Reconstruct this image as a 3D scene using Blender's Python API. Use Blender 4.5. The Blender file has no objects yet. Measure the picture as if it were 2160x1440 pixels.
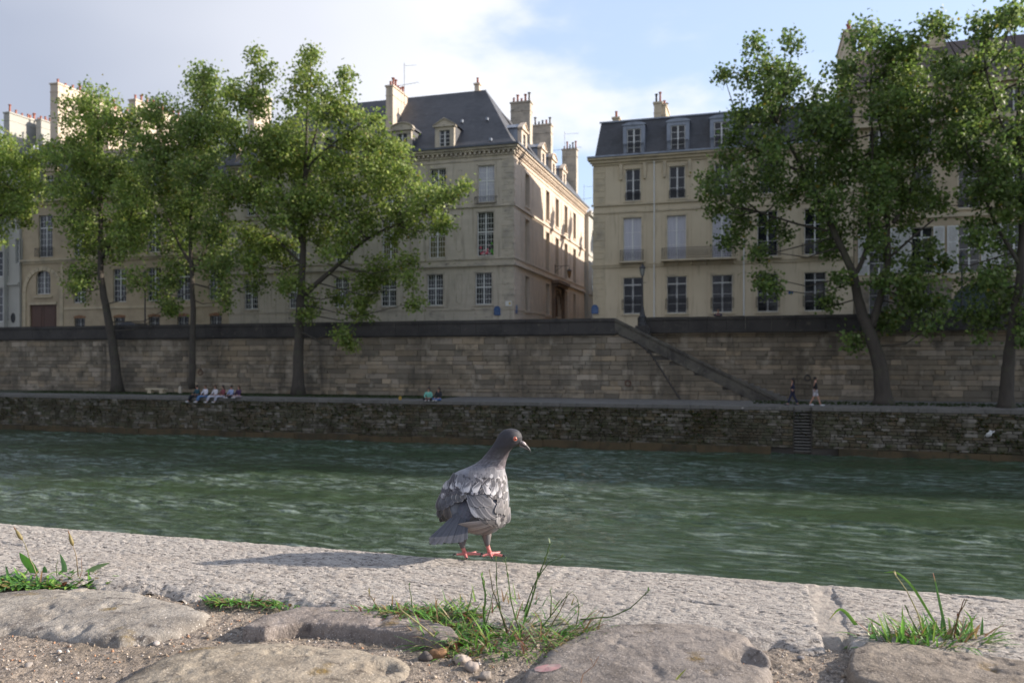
import bpy, math, random
import numpy as np
from mathutils import Vector, Matrix
R = math.radians
scene = bpy.context.scene
C = scene.collection
# ---------------- camera ----------------
F_PX, HOR = 1700.0, 758.0            # focal length in photo pixels (2160 wide), horizon row
cam_d = bpy.data.cameras.new("camera"); cam = bpy.data.objects.new("camera", cam_d); C.objects.link(cam)
cam.location = (0, 0, 0); cam.rotation_euler = (R(90), 0, 0)
cam_d.sensor_width = 36; cam_d.lens = 36 * F_PX / 2160
cam_d.shift_y = (HOR - 720) / 2160
cam_d.clip_start = 0.05; cam_d.clip_end = 3000
cam_d.dof.use_dof = True; cam_d.dof.focus_distance = 1.76; cam_d.dof.aperture_fstop = 7.5
scene.camera = cam
# ---------------- sun, sky, exposure ----------------
SUN_EL, SUN_AZ = 23.0, 84.0          # azimuth measured clockwise from +Y: the sun stands to the right
sun_d = bpy.data.lights.new("sun", 'SUN'); sun = bpy.data.objects.new("sun", sun_d); C.objects.link(sun)
sun_d.energy = 4.8; sun_d.angle = R(0.9); sun_d.color = (1.0, 0.90, 0.78)
sv = Vector((math.sin(R(SUN_AZ))*math.cos(R(SUN_EL)), math.cos(R(SUN_AZ))*math.cos(R(SUN_EL)), math.sin(R(SUN_EL))))
sun.rotation_euler = sv.to_track_quat('Z', 'Y').to_euler()
scene.view_settings.view_transform = 'Standard'; scene.view_settings.look = 'None'
scene.view_settings.exposure = 0.88; scene.view_settings.gamma = 1
try:
    scene.cycles.max_bounces = 6; scene.cycles.transparent_max_bounces = 8
    scene.cycles.sample_clamp_indirect = 6
    scene.cycles.use_denoising = True
except Exception: pass
W = bpy.data.worlds.new("World"); scene.world = W; W.use_nodes = True
def build_world():
    nt = W.node_tree; nt.nodes.clear(); N = nt.nodes.new; L = nt.links.new
    out = N('ShaderNodeOutputWorld'); bg = N('ShaderNodeBackground'); bg.inputs[1].default_value = 0.15
    sky = N('ShaderNodeTexSky'); sky.sky_type = 'NISHITA'; sky.sun_disc = False
    sky.sun_elevation = R(SUN_EL); sky.sun_rotation = R(SUN_AZ)
    sky.air_density = 1.0; sky.dust_density = 1.2; sky.ozone_density = 1.5
    tc = N('ShaderNodeTexCoord'); sep = N('ShaderNodeSeparateXYZ'); L(tc.outputs['Generated'], sep.inputs[0])
    def math_(op, a, b=None, c=None, clamp=False):
        m = N('ShaderNodeMath'); m.operation = op; m.use_clamp = clamp
        for i, v in enumerate((a, b, c)):
            if v is None: continue
            if isinstance(v, (int, float)): m.inputs[i].default_value = v
            else: L(v, m.inputs[i])
        return m.outputs[0]
    mp = N('ShaderNodeMapping'); mp.inputs['Scale'].default_value = (1, 1, 2.2); L(tc.outputs['Generated'], mp.inputs[0])
    n1 = N('ShaderNodeTexNoise'); n1.inputs['Scale'].default_value = 3.2; n1.inputs['Detail'].default_value = 7; n1.inputs['Roughness'].default_value = 0.52
    mp.inputs['Location'].default_value = (1.3, 0.4, 2.1); L(mp.outputs[0], n1.inputs['Vector'])
    n2 = N('ShaderNodeTexNoise'); n2.inputs['Scale'].default_value = 1.6; n2.inputs['Detail'].default_value = 3; L(mp.outputs[0], n2.inputs['Vector'])
    # a cloud bank to the west (left of the view) and scattered cloud low over the roofs
    bank = math_('MULTIPLY_ADD', sep.outputs['X'], -3.6, 0.12)
    bank = math_('MULTIPLY_ADD', math_('ABSOLUTE', math_('SUBTRACT', sep.outputs['Z'], .42)), -1.1, math_('ADD', bank, .3))
    low = math_('MULTIPLY', math_('SUBTRACT', 0.27, sep.outputs['Z']), 1.0)
    lowm = math_('MAXIMUM', bank, low)
    d = math_('ADD', lowm, math_('MULTIPLY', math_('SUBTRACT', n1.outputs[0], 0.5), 2.3))
    mr = N('ShaderNodeMapRange'); mr.interpolation_type = 'SMOOTHERSTEP'
    mr.inputs['From Min'].default_value = -0.05; mr.inputs['From Max'].default_value = 0.42; L(d, mr.inputs[0])
    # cloud tone: bright towards the sun side, greyer away from it
    tone = math_('MULTIPLY_ADD', sep.outputs['X'], 2.3, 1.15)
    tone = math_('ADD', tone, math_('MULTIPLY', math_('SUBTRACT', n2.outputs[0], 0.5), 1.4), clamp=True)
    cr = N('ShaderNodeMix'); cr.data_type = 'RGBA'
    cr.inputs['A'].default_value = (1.8, 2.0, 2.5, 1); cr.inputs['B'].default_value = (3.7, 3.8, 4.1, 1)
    L(tone, cr.inputs['Factor'])
    # thin high veil that pales the blue
    veil = N('ShaderNodeMix'); veil.data_type = 'RGBA'; veil.inputs['Factor'].default_value = 0.62
    veil.inputs['B'].default_value = (2.55, 3.05, 4.0, 1); L(sky.outputs[0], veil.inputs['A'])
    vf = N('ShaderNodeMapRange'); vf.inputs['From Min'].default_value = .42; vf.inputs['From Max'].default_value = .75; vf.inputs['To Min'].default_value = .62; vf.inputs['To Max'].default_value = .1; L(sep.outputs['Z'], vf.inputs[0]); L(vf.outputs[0], veil.inputs['Factor'])
    mx = N('ShaderNodeMix'); mx.data_type = 'RGBA'; L(mr.outputs[0], mx.inputs['Factor'])
    L(veil.outputs['Result'], mx.inputs['A']); L(cr.outputs['Result'], mx.inputs['B'])
    L(mx.outputs['Result'], bg.inputs[0]); L(bg.outputs[0], out.inputs[0])
build_world()

# ---------------- frames and helpers ----------------
TH = R(16.6)                         # the river runs along u, the far bank lies along v
CT, ST = math.cos(TH), math.sin(TH)
def wp(s, t, z=0.0): return Vector((s*CT + t*ST, -s*ST + t*CT, z))
def lam(px, T):
    a = (px - 1080)/F_PX
    return T/(a*ST + CT)
def S(px, T): return lam(px, T)*((px-1080)/F_PX*CT - ST)
def Z(px, py, T): return lam(px, T)*(HOR - py)/F_PX
def SG(px, py, z):                   # point of a level plane z seen at a pixel, as (s, t)
    l = -z*F_PX/(py - HOR); x = l*(px-1080)/F_PX
    return x*CT - l*ST, x*ST + l*CT
def WG(px, py, z):
    l = -z*F_PX/(py - HOR); return (l*(px-1080)/F_PX, l)
rnd = random.Random(7)
def lin(r, g, b):
    f = lambda c: (c/255/12.92) if c/255 <= 0.04045 else ((c/255+0.055)/1.055)**2.4
    return (f(r), f(g), f(b))
_T = np.random.RandomState(3).rand(256, 256)
def vn(x, y, seed=0):
    x = np.asarray(x, float) + seed*17.31; y = np.asarray(y, float) + seed*9.77
    xi = np.floor(x).astype(int); yi = np.floor(y).astype(int); fx = x-xi; fy = y-yi
    fx = fx*fx*(3-2*fx); fy = fy*fy*(3-2*fy)
    a = _T[xi & 255, yi & 255]; b = _T[(xi+1) & 255, yi & 255]; c = _T[xi & 255, (yi+1) & 255]; d = _T[(xi+1) & 255, (yi+1) & 255]
    return (a*(1-fx)+b*fx)*(1-fy) + (c*(1-fx)+d*fx)*fy - 0.5
def fbm(x, y, seed=0, o=4, g=0.5):
    r = 0; a = 1.0; x = np.asarray(x, float); y = np.asarray(y, float)
    for i in range(o): r = r + a*vn(x*2**i, y*2**i, seed+i*3); a *= g
    return r
def tag(o, label=None, cat=None, group=None, kind=None):
    if label: o['label'] = label
    if cat: o['category'] = cat
    if group: o['group'] = group
    if kind: o['kind'] = kind
    return o
def empty(name, loc, rz=0.0, label=None, cat=None, group=None):
    o = bpy.data.objects.new(name, None); C.objects.link(o); o.empty_display_size = 0.2
    o.location = loc; o.rotation_euler = (0, 0, rz)
    return tag(o, label, cat, group)
def ste(name, s, t, z, label=None, cat=None, group=None, rz=0.0):   # an Empty standing in the river frame
    return empty(name, wp(s, t, z), -TH + rz, label, cat, group)
class MB:
    def __init__(self, tf=None): self.v = []; self.f = []; self.c = []; self.tf = tf; self.col = None
    def add(self, vs, fs, col=None):
        n = len(self.v); tf = self.tf
        self.v.extend([tf(*p) for p in vs] if tf else [tuple(p) for p in vs])
        self.f.extend([tuple(i+n for i in f) for f in fs])
        self.c.extend([col or self.col or (1, 1, 1)]*len(vs)); return self
    def box(self, x0, x1, y0, y1, z0, z1, col=None):
        return self.add([(x0,y0,z0),(x1,y0,z0),(x1,y1,z0),(x0,y1,z0),(x0,y0,z1),(x1,y0,z1),(x1,y1,z1),(x0,y1,z1)],
            [(0,3,2,1),(4,5,6,7),(0,1,5,4),(1,2,6,5),(2,3,7,6),(3,0,4,7)], col)
    def prism(self, poly, y0, y1, col=None):          # poly in x,z extruded along y
        n = len(poly); vs = [(x, y0, z) for x, z in poly] + [(x, y1, z) for x, z in poly]
        fs = [tuple(range(n)), tuple(range(2*n-1, n-1, -1))] + [(i, (i+1) % n, (i+1) % n+n, i+n) for i in range(n)]
        return self.add(vs, fs, col)
    def quad(self, a, b, c, d, col=None): return self.add([a, b, c, d], [(0,1,2,3)], col)
    def tube(self, pts, rad, n=8, col=None, cap=True):
        pts = [Vector(p) for p in pts]; m = len(pts)
        if isinstance(rad, (int, float)): rad = [rad]*m
        vs = []; ref = None
        for i, p in enumerate(pts):
            d = (pts[min(i+1, m-1)] - pts[max(i-1, 0)])
            d = d.normalized() if d.length > 1e-9 else Vector((0, 0, 1))
            if ref is None: ref = Vector((1, 0, 0)) if abs(d.x) < 0.8 else Vector((0, 1, 0))
            a = (ref - d*ref.dot(d)).normalized(); ref = a; b = d.cross(a)
            for k in range(n):
                w = 2*math.pi*k/n; vs.append(tuple(p + (a*math.cos(w) + b*math.sin(w))*rad[i]))
        fs = [(i*n+k, i*n+(k+1) % n, (i+1)*n+(k+1) % n, (i+1)*n+k) for i in range(m-1) for k in range(n)]
        if cap: fs += [tuple(range(n-1, -1, -1)), tuple(range((m-1)*n, m*n))]
        return self.add(vs, fs, col)
    def lathe(self, prof, n=12, c=(0, 0, 0), col=None):  # prof of (r, z)
        vs = [(c[0]+r*math.cos(2*math.pi*k/n), c[1]+r*math.sin(2*math.pi*k/n), c[2]+z) for r, z in prof for k in range(n)]
        m = len(prof)
        fs = [(i*n+k, i*n+(k+1) % n, (i+1)*n+(k+1) % n, (i+1)*n+k) for i in range(m-1) for k in range(n)]
        fs += [tuple(range(n-1, -1, -1)), tuple(range((m-1)*n, m*n))]
        return self.add(vs, fs, col)
    def ball(self, c, r, n=10, m=7, col=None):
        rx, ry, rz = (r, r, r) if isinstance(r, (int, float)) else r
        vs = [(c[0], c[1], c[2]-rz)]; fs = []
        for i in range(1, m):
            ph = -math.pi/2 + math.pi*i/m
            for k in range(n):
                w = 2*math.pi*k/n; vs.append((c[0]+rx*math.cos(ph)*math.cos(w), c[1]+ry*math.cos(ph)*math.sin(w), c[2]+rz*math.sin(ph)))
        vs.append((c[0], c[1], c[2]+rz)); L_ = len(vs)-1
        for k in range(n): fs.append((0, 1+(k+1) % n, 1+k)); fs.append((L_, 1+(m-2)*n+k, 1+(m-2)*n+(k+1) % n))
        for i in range(m-2):
            for k in range(n): fs.append((1+i*n+k, 1+i*n+(k+1) % n, 1+(i+1)*n+(k+1) % n, 1+(i+1)*n+k))
        return self.add(vs, fs, col)
    def build(self, name, mat, parent=None, smooth=False):
        me = bpy.data.meshes.new(name); me.from_pydata(self.v, [], self.f)
        ca = me.color_attributes.new('Col', 'FLOAT_COLOR', 'POINT')
        arr = np.ones((len(self.v), 4), np.float32); arr[:, :3] = np.array(self.c, np.float32).reshape(-1, 3); ca.data.foreach_set('color', arr.ravel())
        return link(name, me, mat, parent, smooth)
def link(name, me, mat, parent=None, smooth=False):
    if smooth: me.polygons.foreach_set('use_smooth', [True]*len(me.polygons))
    me.materials.append(mat); me.update()
    o = bpy.data.objects.new(name, me); C.objects.link(o)
    if parent: o.parent = parent
    return o
def np_mesh(name, v, f, mat, parent=None, smooth=False, col=None):   # numpy arrays, quads
    me = bpy.data.meshes.new(name); v = np.asarray(v, np.float32); f = np.asarray(f, np.int32); k = f.shape[1]
    me.vertices.add(len(v)); me.vertices.foreach_set('co', v.ravel())
    me.loops.add(f.size); me.loops.foreach_set('vertex_index', f.ravel())
    me.polygons.add(len(f)); me.polygons.foreach_set('loop_start', np.arange(0, f.size, k, dtype=np.int32))
    me.update(calc_edges=True)
    ca = me.color_attributes.new('Col', 'FLOAT_COLOR', 'POINT'); arr = np.ones((len(v), 4), np.float32)
    if col is not None: arr[:, :3] = col
    ca.data.foreach_set('color', arr.ravel())
    return link(name, me, mat, parent, smooth)
def grid_faces(nx, ny, mask=None):
    i, j = np.meshgrid(np.arange(nx-1), np.arange(ny-1), indexing='ij'); a = (i*ny + j).ravel()
    f = np.stack([a, a+ny, a+ny+1, a+1], 1)
    if mask is not None:
        m = mask.reshape(nx, ny); k = (m[:-1, :-1] & m[1:, :-1] & m[:-1, 1:] & m[1:, 1:]).ravel(); f = f[k]
    return f

# ---------------- materials ----------------
def mat(name, col=(0.5, 0.5, 0.5), rough=0.8, n=(), bump=(), metal=0.0, spec=0.5, attr=True, brick=None, trans=0.0, streak=None, coord='Object', sub=0.0, coat=0.0, attr_end=False):
    """n: list of (scale, detail, low, high, colour) noise stains mixed over the colour; bump: list of (scale, strength, distance)"""
    m = bpy.data.materials.new(name); m.use_nodes = True; nt = m.node_tree; N = nt.nodes.new; L = nt.links.new
    b = nt.nodes['Principled BSDF']; b.inputs['Roughness'].default_value = rough; b.inputs['Metallic'].default_value = metal
    b.inputs['Specular IOR Level'].default_value = spec
    if coat: b.inputs['Coat Weight'].default_value = coat
    tc = N('ShaderNodeTexCoord'); vec = tc.outputs[coord]
    rgb = N('ShaderNodeRGB'); rgb.outputs[0].default_value = (*col, 1); cur = rgb.outputs[0]
    def mix(a, bb, fac, mode='MIX'):
        x = N('ShaderNodeMix'); x.data_type = 'RGBA'; x.blend_type = mode
        if isinstance(fac, (int, float)): x.inputs['Factor'].default_value = fac
        else: L(fac, x.inputs['Factor'])
        for s_, k in ((a, 'A'), (bb, 'B')):
            if isinstance(s_, tuple): x.inputs[k].default_value = (*s_, 1)
            else: L(s_, x.inputs[k])
        return x.outputs['Result']
    hs = []
    if attr and not attr_end:
        at = N('ShaderNodeAttribute'); at.attribute_name = 'Col'; cur = mix(cur, at.outputs['Color'], 1.0, 'MULTIPLY')
    if brick:
        bw, bh, mc, ms = brick[:4]
        sx = N('ShaderNodeSeparateXYZ'); L(vec, sx.inputs[0]); ad = N('ShaderNodeMath'); ad.operation = 'ADD'
        L(sx.outputs[0], ad.inputs[0]); L(sx.outputs[1], ad.inputs[1]); cb = N('ShaderNodeCombineXYZ')
        L(ad.outputs[0], cb.inputs[0]); L(sx.outputs[2], cb.inputs[1])
        br = N('ShaderNodeTexBrick'); L(cb.outputs[0], br.inputs['Vector']); br.inputs['Scale'].default_value = 1
        br.inputs['Brick Width'].default_value = bw; br.inputs['Row Height'].default_value = bh
        br.inputs['Mortar Size'].default_value = ms; br.inputs['Mortar Smooth'].default_value = 0.3; br.inputs['Bias'].default_value = 0
        v_ = brick[4] if len(brick) > 4 else 0.12
        br.inputs['Color1'].default_value = (1-v_, 1-v_, 1-v_*1.1, 1); br.inputs['Color2'].default_value = (1+v_*0.3, 1+v_*.3, 1+v_*.3, 1)
        br.inputs['Mortar'].default_value = (mc, mc, mc, 1)
        cur = mix(cur, br.outputs['Color'], 1.0, 'MULTIPLY')
        iv = N('ShaderNodeMath'); iv.operation = 'MULTIPLY'; L(br.outputs['Fac'], iv.inputs[0]); iv.inputs[1].default_value = -1
        hs.append((iv.outputs[0], 0.5, 0.01))
    for (sc, det, lo, hi, c2) in n:
        t = N('ShaderNodeTexNoise'); t.inputs['Detail'].default_value = det; t.inputs['Roughness'].default_value = 0.6
        if isinstance(sc, tuple):
            mp = N('ShaderNodeMapping'); mp.inputs['Scale'].default_value = sc; L(vec, mp.inputs[0]); L(mp.outputs[0], t.inputs['Vector']); t.inputs['Scale'].default_value = 1
        else: L(vec, t.inputs['Vector']); t.inputs['Scale'].default_value = sc
        mr = N('ShaderNodeMapRange'); mr.inputs['From Min'].default_value = lo; mr.inputs['From Max'].default_value = hi; L(t.outputs[0], mr.inputs[0])
        cur = mix(cur, c2, mr.outputs[0])
    if attr_end:
        at = N('ShaderNodeAttribute'); at.attribute_name = 'Col'; cur = mix(cur, at.outputs['Color'], 1.0, 'MULTIPLY')
    L(cur, b.inputs['Base Color'])
    for (sc, st, di) in bump:
        t = N('ShaderNodeTexNoise'); t.inputs['Detail'].default_value = 5; t.inputs['Roughness'].default_value = 0.65
        if isinstance(sc, tuple):
            mp = N('ShaderNodeMapping'); mp.inputs['Scale'].default_value = sc; L(vec, mp.inputs[0]); L(mp.outputs[0], t.inputs['Vector']); t.inputs['Scale'].default_value = 1
        else: L(vec, t.inputs['Vector']); t.inputs['Scale'].default_value = sc
        hs.append((t.outputs[0], st, di))
    prev = None
    for (h, st, di) in hs:
        bm_ = N('ShaderNodeBump'); bm_.inputs['Strength'].default_value = st; bm_.inputs['Distance'].default_value = di; L(h, bm_.inputs['Height'])
        if prev: L(prev, bm_.inputs['Normal'])
        prev = bm_.outputs[0]
    if prev: L(prev, b.inputs['Normal'])
    if trans:
        tr = N('ShaderNodeBsdfTranslucent'); L(cur, tr.inputs[0]); ms_ = N('ShaderNodeMixShader'); ms_.inputs[0].default_value = trans
        o = nt.nodes['Material Output']; L(b.outputs[0], ms_.inputs[1]); L(tr.outputs[0], ms_.inputs[2]); L(ms_.outputs[0], o.inputs[0])
    return m
M = {}
M['grey_stone'] = mat('grey_limestone', (0.50, 0.44, 0.355), 0.9, n=[(0.35, 5, .42, .75, (0.40, 0.35, 0.28)), ((2.5, 2.5, .25), 4, .52, .78, (0.21, 0.18, 0.14))], brick=(1.1, .46, .84, .012, .06), bump=[(6, .25, .02)])
M['tan_stone'] = mat('tan_limestone', (0.45, 0.365, 0.25), 0.9, n=[(0.4, 5, .42, .75, (0.29, 0.235, 0.165)), ((2.5, 2.5, .25), 4, .58, .85, (0.2, 0.165, 0.12))], brick=(1.2, .5, .86, .01, .04), bump=[(6, .2, .02)])
M['cream'] = mat('cream_render', (0.55, 0.465, 0.33), 0.9, n=[(0.3, 5, .42, .8, (0.46, 0.385, 0.27)), ((3, 3, .3), 4, .55, .8, (0.3, 0.245, 0.165))], bump=[(8, .15, .01)])
M['trim'] = mat('dressed_stone_trim', (0.50, 0.42, 0.29), 0.88, n=[(0.8, 5, .45, .75, (0.3, 0.26, 0.2)), (3, 4, .62, .8, (0.16, 0.145, 0.12))], bump=[(9, .2, .015)])
M['trim_grey'] = mat('weathered_stone_trim', (0.47, 0.41, 0.325), 0.88, n=[(0.8, 5, .42, .75, (0.24, 0.22, 0.19)), ((1.2, 1.2, 3), 4, .58, .75, (0.07, 0.065, 0.06))], bump=[(9, .2, .015)])
M['pale'] = mat('pale_render', (0.40, 0.39, 0.35), 0.9, n=[(0.5, 5, .42, .8, (0.33, 0.32, 0.29))], bump=[(8, .15, .01)])
M['warm_wall'] = mat('pinkish_limestone', (0.60, 0.50, 0.40), 0.9, n=[(0.4, 5, .42, .75, (0.5, 0.41, 0.33)), ((2.5, 2.5, .25), 4, .56, .8, (0.3, 0.25, 0.2))], brick=(1.1, .46, .84, .012, .05), bump=[(6, .2, .02)])
M['slate'] = mat('slate_roof', (0.055, 0.057, 0.066), 0.62, n=[(0.5, 5, .4, .75, (0.08, 0.08, 0.088)), (4, 3, .6, .8, (0.1, 0.1, 0.1))], brick=(.35, .16, .6, .012, .25))
M['tiles'] = mat('brown_roof_tiles', (0.12, 0.085, 0.07), 0.8, n=[(0.6, 5, .4, .75, (0.09, 0.07, 0.062))], brick=(.25, .2, .6, .012, .3))
M['zinc'] = mat('zinc', (0.25, 0.28, 0.33), 0.5, n=[(1.5, 4, .4, .7, (0.17, 0.19, 0.23))], metal=0.3)
M['gutter'] = mat('lead_gutter', (0.09, 0.10, 0.12), 0.6, n=[(2, 4, .4, .7, (0.06, 0.065, 0.08))])
M['white'] = mat('white_paint', (0.62, 0.62, 0.60), 0.5, n=[(5, 3, .5, .8, (0.5, 0.5, 0.47))])
M['iron'] = mat('black_iron', (0.022, 0.023, 0.027), 0.5, n=[(8, 3, .5, .8, (0.035, 0.033, 0.03))])
M['terracotta'] = mat('terracotta', (0.33, 0.13, 0.09), 0.85, n=[(6, 3, .45, .75, (0.28, 0.09, 0.06))])
M['glass'] = mat('window_glass', (0.012, 0.014, 0.017), 0.06, n=[(1.1, 3, .5, .75, (0.05, 0.055, 0.06))], spec=0.45)
M['blind'] = mat('white_blind_behind_glass', (0.42, 0.42, 0.46), 0.35, n=[((6, 6, .4), 3, .4, .7, (0.33, 0.33, 0.38))], coat=0.5)
M['dim'] = mat('net_curtain_behind_glass', (0.10, 0.10, 0.10), 0.15, n=[((7, 7, .6), 3, .42, .62, (0.03, 0.032, 0.036))], spec=0.5)
M['curtain'] = mat('ochre_curtain_behind_glass', (0.13, 0.11, 0.03), 0.4, n=[((9, 9, .4), 3, .4, .7, (0.06, 0.05, 0.02))], coat=0.5)
M['door_wood'] = mat('brown_door_paint', (0.095, 0.045, 0.028), 0.55, n=[((9, 9, 1), 4, .4, .7, (0.06, 0.03, 0.02))])
M['green_door'] = mat('dark_green_door_paint', (0.01, 0.035, 0.035), 0.5, n=[((9, 9, 1), 4, .4, .7, (0.008, 0.022, 0.024))])
M['brick'] = mat('red_brick', (0.24, 0.11, 0.06), 0.9, n=[(5, 3, .4, .7, (0.3, 0.2, 0.11))], brick=(.22, .07, .7, .01, .3))
M['quay_block'] = mat('quay_masonry', (1, 1, 1), 0.93, n=[(0.22, 6, .46, .70, (0.12, 0.098, 0.07)), (1.1, 6, .50, .70, (0.10, 0.085, 0.062)), ((1.0, 1.0, .12), 5, .54, .76, (0.06, 0.052, 0.04)), (.7, 6, .58, .72, (.30, .26, .20)), (7, 4, .6, .8, (0.2, 0.18, 0.15))], bump=[(3.5, .5, .04), (16, .4, .02)])
M['quay_dark'] = mat('sooty_stone', (0.055, 0.050, 0.046), 0.93, n=[(0.6, 5, .45, .7, (0.028, 0.026, 0.025)), (2.5, 5, .6, .8, (0.13, 0.115, 0.09))], bump=[(4, .5, .03)])
M['mortar'] = mat('old_mortar', (0.05, 0.044, 0.037), 0.95, n=[(0.5, 5, .45, .7, (0.085, 0.075, 0.06))], bump=[(8, .5, .02)])
M['rubble'] = mat('rubble_masonry', (1, 1, 1), 0.93, n=[(0.9, 6, .44, .66, (0.042, 0.034, 0.018)), (0.6, 5, .54, .7, (0.09, 0.068, 0.038)), (2, 6, .55, .68, (0.045, 0.052, 0.02)), (9, 4, .6, .8, (0.17, 0.155, 0.125))], bump=[(4, .6, .05), (18, .4, .02)])
M['algae'] = mat('algae_stained_footing', (0.085, 0.058, 0.026), 0.8, n=[(0.8, 5, .45, .65, (0.04, 0.03, 0.014)), (3, 5, .55, .7, (0.03, 0.036, 0.015))], bump=[(5, .5, .03)])
M['walk'] = mat('worn_quay_paving', (0.145, 0.134, 0.12), 0.9, n=[(0.8, 5, .4, .7, (0.1, 0.095, 0.085)), (5, 4, .55, .75, (0.2, 0.185, 0.165))], brick=(1.5, .8, .7, .02, .1), bump=[(5, .3, .02)])
M['road'] = mat('asphalt', (0.05, 0.05, 0.052), 0.9, n=[(3, 4, .4, .7, (0.065, 0.063, 0.06))], bump=[(30, .3, .01)])
M['earth'] = mat('earth', (0.09, 0.07, 0.045), 0.95, n=[(3, 4, .4, .7, (0.05, 0.045, 0.025))], bump=[(6, .5, .03)])
M['grass'] = mat('grass', (0.045, 0.09, 0.018), 0.8, trans=0.25)
M['bark'] = mat('bark', (0.065, 0.055, 0.044), 0.95, n=[((5, 5, 1.2), 5, .42, .65, (0.05, 0.042, 0.034)), (1, 3, .55, .75, (0.08, 0.085, 0.05))], bump=[((8, 8, 2), .9, .05)])
M['leaf'] = mat('leaf', (1, 1, 1), 0.5, trans=0.5, spec=0.4)
# ================= SETTING =================
ZW, ZP, ZR, ZT = -5.77, -2.9, 2.0, 3.07      # water, lower quay, road, parapet top
TE, TWL, TWR, TB = 52.0, 59.5, 61.9, 70.0    # quay edge, forward wall, set-back wall, building line
ZC = -0.43                                   # top of the near kerb stone
def sheet(name, s0, s1, t0, t1, z, m, label=None):
    o = ste(name, 0, 0, 0) if False else None
    b = MB(); b.quad((s0, t0, z), (s1, t0, z), (s1, t1, z), (s0, t1, z)); o = b.build(name, m); o.rotation_euler = (0, 0, -TH)
    return tag(o, label, None, None, 'structure')
sheet('far_ground', -900, 900, 61.5, 1500, ZR-0.12, M['earth'])
sheet('road', -300, 300, 62.4, 67.6, ZR, M['road'])
sheet('road', -20.0, -14.0, 67.6, 160, ZR+0.004, M['road'])
b = MB(); b.box(-300, -20.0, 67.6, 72, ZR-.1, ZR+.14); b.box(-14, 300, 67.6, 72, ZR-.1, ZR+.14); b.box(-20.7, -20.0, 72, 160, ZR-.1, ZR+.14); b.box(-14, -13.4, 72, 160, ZR-.1, ZR+.14)
o = b.build('pavement', M['walk']); o.rotation_euler = (0, 0, -TH); tag(o, kind='structure')
sheet('lower_quay_walk', -300, 300, TE+.5, 63, ZP, M['walk'])
sheet('near_ground', -900, 900, -1500, 0.2, ZC-.06, M['earth'])
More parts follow.
